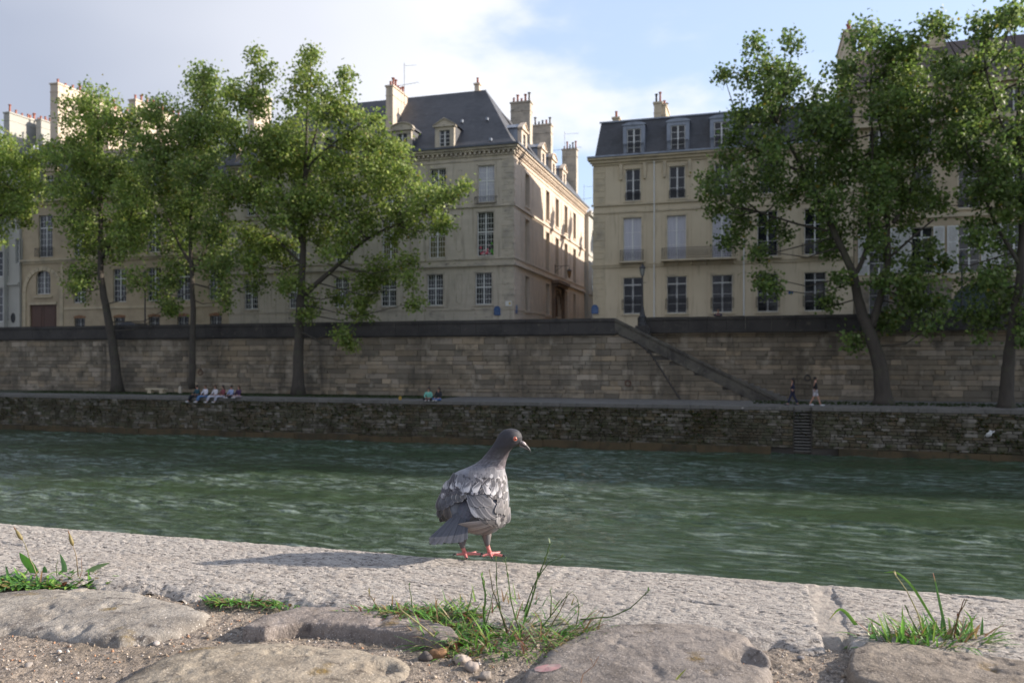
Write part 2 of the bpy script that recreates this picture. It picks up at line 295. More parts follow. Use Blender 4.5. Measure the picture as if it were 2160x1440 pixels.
# water
def water():
    m = bpy.data.materials.new('river_water'); m.use_nodes = True; nt = m.node_tree; N = nt.nodes.new; L = nt.links.new
    b = nt.nodes['Principled BSDF']; b.inputs['Base Color'].default_value = (0.026, 0.040, 0.022, 1); b.inputs['Roughness'].default_value = 0.07
    b.inputs['IOR'].default_value = 1.33
    tc = N('ShaderNodeTexCoord'); prev = None
    for sc, st, di, de in (((.5, 1.5, 1), .9, .55, 4), ((1.8, 4.2, 1), .95, .20, 5), ((6, 11, 1), .9, .05, 4)):
        mp = N('ShaderNodeMapping'); mp.inputs['Scale'].default_value = sc; L(tc.outputs['Object'], mp.inputs[0])
        t = N('ShaderNodeTexNoise'); t.inputs['Scale'].default_value = 1; t.inputs['Detail'].default_value = de; t.inputs['Distortion'].default_value = .6; L(mp.outputs[0], t.inputs['Vector'])
        bp = N('ShaderNodeBump'); bp.inputs['Strength'].default_value = st; bp.inputs['Distance'].default_value = di; L(t.outputs[0], bp.inputs['Height'])
        if prev: L(prev, bp.inputs['Normal'])
        prev = bp.outputs[0]
    # patches of calmer and rougher water drifting with the current
    mp = N('ShaderNodeMapping'); mp.inputs['Scale'].default_value = (.05, .28, 1); L(tc.outputs['Object'], mp.inputs[0])
    t = N('ShaderNodeTexNoise'); t.inputs['Scale'].default_value = 1; t.inputs['Detail'].default_value = 4; L(mp.outputs[0], t.inputs['Vector'])
    mr = N('ShaderNodeMapRange'); mr.inputs['From Min'].default_value = .35; mr.inputs['From Max'].default_value = .65
    mr.inputs['To Min'].default_value = .2; mr.inputs['To Max'].default_value = 1.0; L(t.outputs[0], mr.inputs[0])
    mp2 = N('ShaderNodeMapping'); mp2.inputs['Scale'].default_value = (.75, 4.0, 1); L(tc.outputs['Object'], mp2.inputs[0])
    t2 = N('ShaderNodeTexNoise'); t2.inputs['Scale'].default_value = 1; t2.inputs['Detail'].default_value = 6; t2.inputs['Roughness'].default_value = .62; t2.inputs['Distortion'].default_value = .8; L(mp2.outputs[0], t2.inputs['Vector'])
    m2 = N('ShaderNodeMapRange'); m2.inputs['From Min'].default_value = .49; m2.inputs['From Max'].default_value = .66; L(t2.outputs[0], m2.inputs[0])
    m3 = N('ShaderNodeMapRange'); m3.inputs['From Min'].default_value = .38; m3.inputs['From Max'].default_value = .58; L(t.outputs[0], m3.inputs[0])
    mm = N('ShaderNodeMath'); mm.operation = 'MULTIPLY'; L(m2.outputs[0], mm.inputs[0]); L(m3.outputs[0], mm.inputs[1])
    cm = N('ShaderNodeMix'); cm.data_type = 'RGBA'; cm.inputs['A'].default_value = (.036, .058, .030, 1); cm.inputs['B'].default_value = (.195, .24, .21, 1); L(mm.outputs[0], cm.inputs['Factor']); L(cm.outputs['Result'], b.inputs['Base Color'])  # pale streaks painted into the base colour in place of sky reflections
    for nd in nt.nodes:
        if nd.type == 'BUMP':
            mu = N('ShaderNodeMath'); mu.operation = 'MULTIPLY'; mu.inputs[1].default_value = nd.inputs['Strength'].default_value
            L(mr.outputs[0], mu.inputs[0]); L(mu.outputs[0], nd.inputs['Strength'])
    L(prev, b.inputs['Normal'])
    xs = np.concatenate([np.linspace(-900, -75, 12)[:-1], np.arange(-75, 60, .16), np.linspace(60, 900, 12)[1:]]); ys = np.concatenate([[1.5, 6, 12], np.arange(15, 52.4, .1)])
    X, Y = np.meshgrid(xs, ys, indexing='ij')
    amp = 0.35 + 1.3*np.clip(fbm(X*.06, Y*.3, 9, 3)+.45, 0, 1)
    Zz = .13*amp*fbm(X*.6, Y*1.5 + .5*fbm(X*.3, Y*.3, 4, 2), 5, 4, .6)
    v = np.stack([X.ravel(), Y.ravel(), (ZW+Zz).ravel()], 1)
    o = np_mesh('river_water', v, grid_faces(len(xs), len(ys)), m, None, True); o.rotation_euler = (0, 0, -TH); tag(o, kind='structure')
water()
# -------- masonry walls of individual blocks --------
def blocks(mb, s0, s1, z0, z1, y, hr, wr, gap, pal, jit=.02, top=None, holes=(), seed=1, depth=.12):
    r = random.Random(seed); z = z0
    while z < z1 - .02:
        h = min(r.uniform(*hr), z1 - z)
        if z1 - z - h < hr[0]*.5: h = z1 - z
        s = s0 - r.uniform(0, wr[0])
        while s < s1:
            w = r.uniform(*wr); a, c = max(s, s0), min(s+w, s1); s += w
            if c - a < .05: continue
            zt = z + h
            if top:
                lim = min(top(a), top(c)); zt = min(zt, lim)
                if zt - z < .06: continue
            if any(c > q[0] and a < q[1] and zt > q[2] and z < q[3] for q in holes):
                q = [q for q in holes if c > q[0] and a < q[1] and zt > q[2] and z < q[3]][0]
                if a < q[0] - .1: c = q[0]
                elif c > q[1] + .1: a = q[1]
                else: continue
            p = r.choice(pal); k = r.uniform(.72, 1.2); col = (p[0]*k, p[1]*k, p[2]*k)
            g = gap*r.uniform(.5, 1.3); yo = y - r.uniform(0, jit); e = min(.035, (c-a)*.15, (zt-z)*.15)
            x0, x1, b0, b1 = a+g, c-g, z+g, zt-g
            j = lambda: r.uniform(-.012, .012)
            mb.add([(x0, y+depth, b0), (x1, y+depth, b0), (x1, y+depth, b1), (x0, y+depth, b1), (x0+j(), yo+.015, b0+j()), (x1+j(), yo+.015, b0+j()), (x1+j(), yo+.015, b1+j()), (x0+j(), yo+.015, b1+j()),
                    (x0+e+j(), yo, b0+e+j()), (x1-e+j(), yo-.008, b0+e), (x1-e, yo, b1-e+j()), (x0+e, yo-.006, b1-e)],
                   [(8, 9, 10, 11), (4, 5, 9, 8), (5, 6, 10, 9), (6, 7, 11, 10), (7, 4, 8, 11), (0, 1, 5, 4), (1, 2, 6, 5), (2, 3, 7, 6), (3, 0, 4, 7)], col)
        z += h
PW = [tuple(c*k_ for c, k_ in zip(q, (1.06, .99, .90))) for q in ((.26, .225, .175), (.22, .195, .155), (.30, .255, .195), (.19, .17, .14), (.24, .20, .145), (.28, .25, .21), (.16, .145, .12))]
PL = [tuple(c*1.05 for c in q) for q in ((.13, .115, .085), (.10, .09, .062), (.17, .15, .12), (.11, .085, .05), (.075, .07, .042), (.20, .18, .15), (.09, .085, .05))]
SL, SR = -80.0, 42.0
sA = S(1297, TWL); sB = S(1645, TWL)          # head and foot of the stair wall
def stair_top(s):
    return ZT if s < sA else max(ZP+.05, ZT + (s-sA)/(sB-sA)*(ZP+.1-ZT))
# forward retaining wall
w = ste('retaining_wall', 0, 0, 0, 'long forward stone wall under the left houses, dark parapet on top', 'wall')
mb = MB(); blocks(mb, SL, sB, ZP-.02, 1.86, TWL, (.26, .5), (.6, 2.3), .012, PW, .03, top=lambda s: stair_top(s)-.55, seed=11); mb.build('masonry', M['quay_block'], w)
mb = MB(); mb.box(SL, sA, TWL+.06, 61.4, ZP-.5, 1.98); mb.prism([(sA, ZP-.5), (sB, ZP-.5), (sB, ZP), (sA, 1.98)], TWL+.061, TWL+.55); mb.build('core', M['mortar'], w)
mb = MB(); r = random.Random(5); s = SL
mb.box(SL, sA+.2, TWL-.22, TWL+.05, 1.9, 2.06); mb.box(SL, sA, TWL-.1, TWL+.049, 1.78, 1.9)
while s < sA:
    e = min(s + r.uniform(1.3, 2.2), sA); mb.box(s+.008, e-.008, TWL-.02+r.uniform(-.012, .012), TWL+.5, 2.062, ZT-.24+r.uniform(-.01, .01)); mb.box(s+.008, e-.008, TWL-.1+r.uniform(-.012, .012), TWL+.55, ZT-.235, ZT+r.uniform(-.015, .012)); s = e
mb.build('parapet', M['quay_dark'], w)
mb = MB(); n = 9                                # sloping parapet of the stair
for i in range(n):
    a = sA + (sB-sA)*i/n + (.006 if i else -.0); c = sA + (sB-sA)*(i+1)/n - .006
    za, zc = stair_top(a), stair_top(c); mb.prism([(a, za-1.05), (c, zc-1.05 if i < n-1 else zc-.3), (c, zc-.22), (a, za-.22)], TWL-.05, TWL+.45)
    mb.prism([(a, za-.216), (c, zc-.216), (c, zc), (a, za)], TWL-.14, TWL+.52)
mb.build('sloping_parapet', mat('worn_parapet_stone', (.10, .09, .072), .93, n=[(1.1, 6, .44, .66, (.045, .04, .035)), (5, 5, .6, .78, (.2, .18, .145))], bump=[(4, .5, .03)]), w)
mb = MB(); pts = [(Z(px, py, TWL-.05), S(px, TWL-.05)) for px, py in ((1305, 706), (1345, 722), (1372, 745), (1395, 780), (1415, 812), (1440, 850))]
mb.tube([(s_, TWL-.03, z_) for z_, s_ in pts], .055, 6); mb.build('arched_seam', M['quay_dark'], w)
# set-back wall at the right
w = ste('retaining_wall', 0, 0, 0, 'set-back stone quay wall behind the stair and the two right trees', 'wall')
mb = MB(); blocks(mb, sA-.5, SR, ZP-.02, 2.0, TWR, (.26, .5), (.6, 2.3), .012, PW, .03, seed=21); mb.build('masonry', M['quay_block'], w)
mb = MB(); mb.box(sA+.02, SR, TWR+.06, TWR+.5, ZP-.5, 2.1); mb.build('core', M['mortar'], w)
mb = MB(); s = S(1345, TWR); mb.box(s, SR, TWR-.2, TWR+.05, 2.02, 2.2); ZTR = 3.22
while s < SR:
    e = s + r.uniform(1.3, 2.2); mb.box(s+.008, e-.008, TWR-.02+r.uniform(-.012, .012), TWR+.5, 2.204, ZTR-.24); mb.box(s+.008, e-.008, TWR-.1+r.uniform(-.012, .012), TWR+.55, ZTR-.235, ZTR+r.uniform(-.015, .012)); s = e
mb.build('parapet', M['quay_dark'], w)
# stair
st_ = ste('stairway', 0, 0, 0, 'stone stair going down behind the sloping parapet to the lower quay', 'stairs')
mb = MB(); n = 28
for i in range(n):
    a = sA + .3 + (sB+.6-sA)*i/n; zt = 1.98 - (1.98-ZP)*(i+.5)/n; mb.box(a, a+(sB+.6-sA)/n-.002, TWL+.551, TWR-.03, ZP-.3, zt)
mb.build('steps', M['walk'], st_)
mb = MB(); mb.box(sA-.3, sA+.6, TWL+.552, TWR-.04, 1.0, 2.24); mb.build('landing', M['quay_dark'], st_)
# lower embankment
em = ste('embankment_wall', 0, 0, 0, 'low mossy rubble wall rising from the far side of the river', 'wall')
lx0, lx1 = S(1673, TE), S(1713, TE)
mb = MB(); blocks(mb, SL-10, SR, ZW+.4, ZP-.22, TE, (.13, .26), (.25, .75), .016, PL, .09, holes=[(lx0, lx1, ZW, ZP+1)], seed=31); mb.build('masonry', M['rubble'], em)
mb = MB(); mb.box(SL-10, lx0, TE+.07, TE+.9, ZW-1, ZP-.2); mb.box(lx1, SR, TE+.07, TE+.9, ZW-1, ZP-.2); mb.box(lx0, lx1, TE+.75, TE+.9, ZW-1, ZP-.2); mb.build('core', M['mortar'], em)
mb = MB(); s = SL-10
while s < SR:
    e = s + r.uniform(.9, 1.8)
    if not (e > lx0 and s < lx1): mb.box(s+.01, e-.01, TE-.06+r.uniform(-.02, .02), TE+.7, ZP-.2+r.uniform(0, .01), ZP+.03+r.uniform(-.02, .02))
    else:
        if s < lx0-.1: mb.box(s+.01, lx0, TE-.05, TE+.7, ZP-.2, ZP+.03)
        if e > lx1+.1: mb.box(lx1, e-.01, TE-.05, TE+.7, ZP-.2, ZP+.03)
    s = e
mb.box(lx0+.001, lx1-.001, TE+.28, TE+.95, ZP-.21, ZP+.025); mb.build('kerb', M['walk'], em)
mb = MB(); s = SL-10
while s < SR:
    e = s + r.uniform(1.5, 3)
    if e < lx0 or s > lx1: mb.box(s+.01, e-.01, TE-.3+r.uniform(-.04, .03), TE+.06, ZW-1, ZW+.42+r.uniform(-.05, .05))
    s = e
mb.build('footing', M['algae'], em)
# water steps in their recess
ws = ste('water_steps', lx0, TE, 0, 'narrow stone steps set in a dark recess down to the river', 'steps')
mb = MB(); W_ = lx1 - lx0
for i in range(15):
    z = ZW + .1 + i*(ZP-ZW-.1)/15; mb.box(.01, W_-.01, .02+.02*i, .74, z+.06, z+.145)
mb.build('treads', M['walk'], ws)
mb = MB(); mb.box(-.0, .06, .0, .74, ZW-.5, ZP-.0); mb.box(W_-.06, W_, 0, .74, ZW-.5, ZP); mb.build('cheeks', M['mortar'], ws)
# moss, ferns and weeds hanging on the embankment
def tufts(name, n, seed, fn, m, kind=None, label=None, cat=None, size=.16):
    g = np.random.RandomState(seed); V = []; Fc = []; Cl = []
    for i in range(n):
        s_, t_, z_, k = fn(g)
        for j in range(int(4+g.rand()*7)):
            a = g.rand()*6.28; L_ = size*k*(.5+g.rand()); w_ = L_*.22
            d = np.array([math.cos(a)*.8, -abs(math.sin(a))*.6-.1, g.rand()*1.1-.15]); d /= np.linalg.norm(d); sd = np.cross(d, [0, -1, .3]); sd /= np.linalg.norm(sd)+1e-6
            p = np.array([s_, t_, z_]); base = len(V)
            V += [p-sd*w_*.4, p+d*L_*.5-sd*w_, p+d*L_, p+d*L_*.5+sd*w_]; Fc.append((base, base+1, base+2, base+3))
            c = fn.pal[g.randint(len(fn.pal))]; q = .6+.7*g.rand(); Cl += [(c[0]*q, c[1]*q, c[2]*q)]*4
    o = np_mesh(name, np.array(V), np.array(Fc), m, None, False, np.array(Cl)); o.rotation_euler = (0, 0, -TH)
    return tag(o, label, cat, None, kind)
def fA(g):
    s_ = g.uniform(-62, 36); k = max(0, float(fbm(s_*.22, 3.3, 6, 3))+.35); return s_, TE-.07, ZP-.1-abs(g.normal())*(.5+1.6*k)-.15, .35+.8*k
fA.pal = [(.06, .085, .025), (.09, .07, .03), (.045, .06, .018), (.07, .075, .02), (.11, .075, .02), (.03, .05, .015)]
tufts('weeds_on_embankment', 2600, 4, fA, M['leaf'], 'stuff')
def fB(g):
    k = g.rand()
    s_ = g.uniform(-62, -22) if k < .75 else g.uniform(0, 30); return s_, TE+g.uniform(3.2, 7.2), ZP, .55
fB.pal = [(.035, .07, .015), (.045, .085, .02), (.03, .055, .015), (.07, .07, .03)]
tufts('quay_grass', 6500, 5, fB, M['leaf'], 'stuff')
o = MB().box(SL, -22, TE+3.0, TWL-.05, ZP-.2, ZP+.03).build('grass_verge', mat('verge_soil', (.035, .045, .018), .95, n=[(1.2, 5, .45, .65, (.05, .045, .03))])); o.rotation_euler = (0, 0, -TH); tag(o, kind='structure')
def fC(g):
    s_ = g.uniform(SL, SR); up = g.rand() < .6
    return s_, (TWL if s_ < sA else TWR)-.1, (2.0 if up else g.uniform(-2.6, 1.5)), .5
fC.pal = [(.03, .05, .015), (.045, .07, .02)]
tufts('weeds_on_quay_wall', 150, 8, fC, M['leaf'], 'stuff')

# ================= BUILDINGS =================
def facade(mb, x0, x1, z0, z1, ops, y=0.0, dep=.28, col=None):
    xs = sorted({x0, x1, *[q for o in ops for q in o[:2]]}); zs = sorted({z0, z1, *[q for o in ops for q in o[2:4]]})
    xs = [x for x in xs if x0 <= x <= x1]; zs = [z for z in zs if z0 <= z <= z1]
    for i in range(len(xs)-1):
        for j in range(len(zs)-1):
            a, b_, c, d = xs[i], xs[i+1], zs[j], zs[j+1]; cx, cz = (a+b_)/2, (c+d)/2
            if any(o[0] < cx < o[1] and o[2] < cz < o[3] for o in ops): continue
            mb.quad((a, y, c), (b_, y, c), (b_, y, d), (a, y, d), col)
    for (a, b_, c, d) in [o[:4] for o in ops]:
        mb.quad((a, y, c), (a, y+dep, c), (a, y+dep, d), (a, y, d), col); mb.quad((b_, y, c), (b_, y+dep, c), (b_, y+dep, d), (b_, y, d), col)
        mb.quad((a, y, c), (b_, y, c), (b_, y+dep, c), (a, y+dep, c), col); mb.quad((a, y, d), (b_, y, d), (b_, y+dep, d), (a, y+dep, d), col)
_gw = random.Random(44)
def window(par, tf, x0, x1, z0, z1, rows=4, cols=4, tr=None, glass='glass', y=.16, fm='white', bars=False, arch=False, name='window'):
    if glass == 'glass' and _gw.random() < .32: glass = 'dim'
    f = MB(tf); w = .055
    f.box(x0+.002, x0+w, y, y+.07, z0+.002, z1-.002); f.box(x1-w, x1-.002, y, y+.07, z0+.002, z1-.002); f.box(x0+w+.001, x1-w-.001, y+.002, y+.068, z1-w, z1-.003); f.box(x0+w+.001, x1-w-.001, y+.002, y+.068, z0+.003, z0+w+.03)
    cx = (x0+x1)/2; f.box(cx-.06, cx+.06, y-.015, y+.055, z0+w+.031, z1-w-.001)
    segs = [(z0+w, z1-w)]
    if tr: zt = z0 + (z1-z0)*tr; f.box(x0+w+.001, x1-w-.001, y-.008, y+.06, zt-.055, zt+.055)
    for i in range(1, rows):
        zz = z0+w+(z1-z0-2*w)*i/rows
        if tr and abs(zz-zt) < .2: continue
        f.box(x0+w+.002, x1-w-.002, y+.012, y+.05, zz-.018, zz+.018)
    for i in range(1, cols):
        if i*2 == cols: continue
        xx = x0+w+(x1-x0-2*w)*i/cols; f.box(xx-.014, xx+.014, y+.014, y+.048, z0+w, z1-w)
    o = f.build(name, M[fm], par)
    g = MB(tf); g.box(x0+.01, x1-.01, y+.035, y+.05, z0+.01, z1-.01); g.build('pane', M[glass], o)
    if bars:
        g = MB(tf)
        for i in range(9): xx = x0+.08+(x1-x0-.16)*i/8; g.box(xx-.01, xx+.01, .05, .07, z0+.02, z1-.02)
        for fz in (.33, .72): zz = z0+(z1-z0)*fz; g.box(x0, x1, .048, .072, zz-.02, zz+.02)
        g.build('grille', M['iron'], o)
    return o
def railing(par, tf, x0, x1, z0, h=.95, y0=-.12, ret=True, scroll=True, base=False, name='balcony'):
    g = MB(tf); g.box(x0, x1, y0-.02, y0+.02, z0+h-.04, z0+h); g.box(x0, x1, y0-.015, y0+.015, z0+.08, z0+.11); g.box(x0, x1, y0-.012, y0+.012, z0+h-.17, z0+h-.15)
    n = max(3, int((x1-x0)/(.13 if not scroll else .2)))
    for i in range(n+1):
        xx = x0+(x1-x0)*i/n; k = .018 if i in (0, n) else .009; g.box(xx-k, xx+k, y0-.01, y0+.01, z0, z0+h-.04)
        if scroll and i < n:
            xc = xx+(x1-x0)/n/2
            for zc, rr in ((z0+.3, .075), (z0+.5, .085), (z0+.68, .06)):
                g.tube([(xc+rr*math.cos(q*math.pi/4), y0, zc+rr*math.sin(q*math.pi/4)) for q in range(9)], .011, 4, cap=False)
    if ret: g.box(x0-.015, x0+.015, y0, -.005, z0+h-.04, z0+h); g.box(x1-.015, x1+.015, y0, -.005, z0+h-.04, z0+h)
    if base:
        r_ = MB(tf); r_.box(x0-.1, x1+.1, y0-.1, -.003, z0-.16, z0-.02)
        k = max(2, int((x1-x0)/1.1)+1)
        for i in range(k):
            xx = x0+.08+(x1-x0-.16)*i/(k-1); r_.prism([(xx-.05, z0-.162), (xx+.05, z0-.162), (xx+.05, z0-.5), (xx-.05, z0-.45)], y0+.25, -.004)
        o = r_.build(name, M['trim'], par); g.build('railing', M['iron'], o)
    else: o = g.build(name, M['iron'], par)
    return o
def surround(mb, x0, x1, z0, z1, w=.16, p=.035, sill=True):
    mb.box(x0-w, x0-.001, -p, -.002, z0, z1); mb.box(x1+.001, x1+w, -p, -.002, z0, z1); mb.box(x0-w-.02, x1+w+.02, -p-.012, -.002, z1+.001, z1+w+.02)
    if sill: mb.box(x0-w-.05, x1+w+.05, -p-.07, -.002, z0-.14, z0-.001)
def chimney(par, x, y, z0, z1, wx, wy, pots=5, along='x', m='trim_grey', seed=1, pm='terracotta', name='chimney', top=True, mixm='iron'):
    r = random.Random(seed); b_ = MB(); b_.box(x, x+wx, y, y+wy, z0, z1-.16); b_.box(x-.09, x+wx+.09, y-.09, y+wy+.09, z1-.158, z1)
    b_.box(x-.04, x+wx+.04, y-.04, y+wy+.04, z1-1.05, z1-.97)
    o = b_.build(name, M[m], par)
    for i in range(pots):
        f = (i+.5)/pots; px, py = (x+wx*f, y+wy/2) if along == 'x' else (x+wx/2, y+wy*f)
        h = r.choice([.45, .6, .9, .75]); p = MB(); rr = min(.13, (wx if along == 'x' else wy)/pots*.3)
        p.lathe([(rr*1.15, 0), (rr*1.15, .08), (rr*.95, .1), (rr*.8, h-.06), (rr*1.05, h-.05), (rr*1.05, h)], 8, (px, py, z1+.002))
        if h > .7: p.lathe([(rr*.3, h), (rr*1.5, h+.05), (rr*1.5, h+.09), (.01, h+.17)], 8, (px, py, z1+.002))
        p.build('chimney_pot', M[pm if r.random() < .6 else mixm], o)
    return o
def dormer(par, tf, x, z, w=1.9, h=2.6, ped='tri', y0=.3, y1=3.2, m='trim_grey', ww=1.0, wz=(.35, 2.0), roof='slate'):
    b_ = MB(tf); x0, x1 = x-w/2, x+w/2; a, c = x-ww/2, x+ww/2
    b_.box(x0, a, y0, y0+.3, z, z+h); b_.box(c, x1, y0, y0+.3, z, z+h); b_.box(a+.001, c-.001, y0+.002, y0+.298, z+wz[1], z+h-.002); b_.box(a+.001, c-.001, y0+.002, y0+.298, z, z+wz[0])
    b_.box(x0+.02, x0+.2, y0+.301, y1, z, z+h-.05); b_.box(x1-.2, x1-.02, y0+.301, y1, z, z+h-.05)
    b_.box(x0-.18, x1+.18, y0-.16, y0+.35, z+h, z+h+.14)
    if ped == 'tri': poly = [(x0-.2, z+h+.142), (x1+.2, z+h+.142), (x, z+h+.75)]; rp = [(x0-.26, z+h+.12), (x, z+h+.86), (x1+.26, z+h+.12), (x1+.2, z+h+.144), (x, z+h+.753), (x0-.2, z+h+.144)]
    else:
        arc = [(x+(w/2+.2)*math.cos(q), z+h+.142+.55*math.sin(q)) for q in np.linspace(0, math.pi, 13)]; poly = arc
        ar2 = [(x+(w/2+.27)*math.cos(q), z+h+.135+.64*math.sin(q)) for q in np.linspace(0, math.pi, 13)]; rp = ar2 + arc[::-1]
    b_.prism(poly, y0-.05, y0+.3)
    b_.prism(rp, y0-.17, y0+.36)
    o = b_.build('dormer', M[m], par)
    q = MB(tf); q.prism([(p[0], p[1]+.0) for p in poly], y0+.37, y1+.6); q.box(x0+.0, x0+.018, y0+.4, y1+.3, z, z+h+.1); q.box(x1-.018, x1, y0+.4, y1+.3, z, z+h+.1); q.build('dormer_roof', M[roof], o)
    g = MB(tf); g.box(a, c, y0+.2, y0+.22, z+wz[0], z+wz[1]); g.build('pane', M['glass'], o)
    f = MB(tf)
    for xx in (a+.03, c-.03, x-.035, x+.035): f.box(xx-.03, xx+.03, y0+.14, y0+.198, z+wz[0], z+wz[1])
    for i in range(5): zz = z+wz[0]+(wz[1]-wz[0])*i/4; f.box(a, c, y0+.15, y0+.19, zz-.02, zz+.02)
    f.build('window_frame', M['white'], o)
    return o
def pipe(par, tf, x, z0, z1, m='white', name='drainpipe', y=-.1):
    g = MB(tf); g.tube([(x, y, z0), (x, y, z1)], .055, 8)
    zz = z0+.5
    while zz < z1: g.box(x-.08, x+.08, y-.07, y+.05, zz, zz+.05); zz += 2.4
    return g.build(name, M[m], par)
# ---- building C: grey stone hotel with tall hipped slate roof, on the street corner ----
XC0 = S(483, TB); XC1 = -20.7; WC = XC1-XC0; DC = 32.0
bC = ste('corner_mansion', XC0, TB, 0, 'long grey stone mansion on the street corner with steep hipped slate roof', 'building')
wb = MB(); PX = lambda px: S(px, TB) - XC0
opsF = []; wins = []
cols = [530, 625, 721, 820, 918, 1020]
for i, px in enumerate(cols):
    c = PX(px); w0 = .78
    for k, (za, zb) in enumerate(((5.03, 7.95), (9.46, 13.5), (14.4, 17.75))):
        cc = PX(px + (4 if k == 1 else 6 if k == 2 else 0)) if i > 3 else c + .15*k
        opsF.append((cc-w0, cc+w0, za, zb)); wins.append((cc-w0, cc+w0, za, zb, k, i))
facade(wb, 0, WC, ZR-.1, 19.3, opsF)
def tfC(p, q, z): return (WC - q, p, z)
side = []; sp = [4.6, 12.6, 16.9, 21.3, 26.0]
for i, p in enumerate(sp):
    for k, (za, zb) in enumerate(((4.6, 7.95), (9.2, 13.4), (14.6, 17.75))):
        if i == 2 and k == 0: continue
        side.append((p-.75, p+.75, za, zb, k))
arch0, arch1 = 15.1, 18.7
wb.build('front_wall', M['grey_stone'], bC)
ws_ = MB(tfC); facade(ws_, .001, DC, ZR-.1, 19.3, [o[:4] for o in side] + [(arch0, arch1, ZR-.05, 7.4)], dep=.4)
n = 12; xc = (arch0+arch1)/2; rr = (arch1-arch0)/2; zc = 7.4-rr
for sgn in (-1, 1):
    for i in range(n//2):
        a0 = math.pi/2*i/(n//2); a1 = math.pi/2*(i+1)/(n//2)
        p0 = (xc+sgn*rr*math.cos(a0), zc+rr*math.sin(a0)); p1 = (xc+sgn*rr*math.cos(a1), zc+rr*math.sin(a1))
        ws_.quad((p0[0], .001, p0[1]), (xc+sgn*rr, .001, p0[1]), (xc+sgn*rr, .001, p1[1]), (p1[0], .001, p1[1])); ws_.quad((p0[0], 0.001, p0[1]), (p1[0], .001, p1[1]), (p1[0], .4, p1[1]), (p0[0], .4, p0[1]))
ws_.build('street_wall', M['warm_wall'], bC)
bk = MB(); bk.quad((0, DC, 2), (WC, DC, 2), (WC, DC, 19.3), (0, DC, 19.3)); bk.quad((0, 0, 2), (0, DC, 2), (0, DC, 19.3), (0, 0, 19.3)); bk.quad((0, .9, 2), (WC-.9, .9, 2), (WC-.9, .9, 19.2), (0, .9, 19.2)); bk.quad((WC-.9, .9, 2), (WC-.9, DC, 2), (WC-.9, DC, 19.2), (WC-.9, .9, 19.2)); bk.build('rear_wall', M['grey_stone'], bC)
for (a, c, za, zb, k, i) in wins:
    window(bC, None, a, c, za, zb, rows=[6, 8, 6][k], cols=6, tr=[.55, .55, .58][k], glass='curtain' if (k == 1 and i in (3, 4)) else ('blind' if (k == 2 and i == 5) else 'glass'))
for (a, c, za, zb, k) in side: window(bC, tfC, a, c, za, zb, rows=5, cols=4, y=.32, fm='trim')
t1 = MB(); t2 = MB(tfC)
for (mb, L_, off) in ((t1, WC, 0), (t2, DC, 0)):
    e0 = -.0
    for (za, zb, p) in ((8.55, 8.75, .22), (8.76, 9.15, .06), (9.16, 9.3, .14), (13.95, 14.12, .14), (18.2, 18.35, .07), (4.55, 4.7, .05)):
        lo = 0 if mb is t1 else .001
        mb.box(lo, L_ + (p if mb is t1 else 0), -p, -.001, za, zb)
    for (za, zb, p) in ((18.6, 18.75, .12), (19.0, 19.16, .34), (19.18, 19.4, .5)):
        mb.box(0 if mb is t1 else .0, L_ + (p if mb is t1 else 0), -p, (.3 if mb is t1 else -.001), za, zb)
    x = .1
    while x < L_: mb.box(x, x+.2, -.3, -.002, 18.76, 18.99); x += .46
    lo, hi = (L_-1.1, L_) if mb is t1 else (0.001, .8)
    z = 4.75; i = 0
    while z < 18: mb.box(lo + (.18 if i % 2 else 0), hi + (.03 if mb is t1 else 0), -.045, -.002, z, z+.5); z += .53; i += 1
for (a, c, za, zb, k, i) in wins:
    surround(t1, a, c, za, zb, .14, .03)
    if k == 0: t1.box(a-.1, c+.1, -.02, -.001, 2.3, za-.5)
for i in range(len(cols)-1):     # sunk panels between the windows, drawn by slim raised frames
    c = (wins[i*3][0] + wins[i*3+3][1])/2
    for (za, zb) in ((5.3, 7.9), (10.1, 13.3), (14.9, 17.5)):
        t1.box(c-.3, c-.24, -.03, -.001, za, zb); t1.box(c+.24, c+.3, -.03, -.001, za, zb); t1.box(c-.24, c+.24, -.03, -.001, zb-.05, zb); t1.prism([(c-.3, za), (c, za-.22), (c+.3, za), (c+.24, za+.04), (c, za-.14), (c-.24, za+.04)], -.031, -.0015)
for (a, c, za, zb, k) in side:
    surround(t2, a, c, za, zb, .12, .03)
    for d_ in (-1.3, 1.3 + c - a): t2.box(a+d_-.1, a+d_+.1, -.03, -.001, za+.4, zb)
t1.build('cornice', M['trim_grey'], bC); t2.build('street_cornice', M['warm_wall'], bC)
g = MB(tfC); g.box(arch0+.01, arch1-.01, .34, .38, ZR, 7.3); o = g.build('carriage_door', M['door_wood'], bC)
g = MB(tfC); g.box(arch0+.2, xc-.1, .3, .339, ZR+.2, 4.6); g.build('panel', M['iron'], o)
g = MB(tfC); g.box(arch0-.9, arch1+.9, -.9, -.002, 8.2, 8.54); g.box(arch0-.7, arch1+.7, -.7, -.001, 7.9, 8.18); g.box(arch0-.6, arch0-.25, -.35, -.003, 2, 7.9); g.box(arch1+.25, arch1+.6, -.35, -.003, 2, 7.9)
for i in range(12):
    a0 = math.pi*i/12; a1 = math.pi*(i+1)/12
    q = [(xc+(rr+e)*math.cos(a), zc+(rr+e)*math.sin(a)) for a, e in ((a0, 0), (a1, 0), (a1, .3), (a0, .3))]; g.prism(q, -.12, -.002)
g.build('portal', M['brick'] if False else mat('brown_stone_portal', (.2, .14, .1), .9, n=[(2, 4, .4, .7, (.12, .085, .065))]), bC)
railing(bC, None, wins[-1][0]-.25, wins[-1][1]+.25, 14.13, .75, -.3, scroll=False)
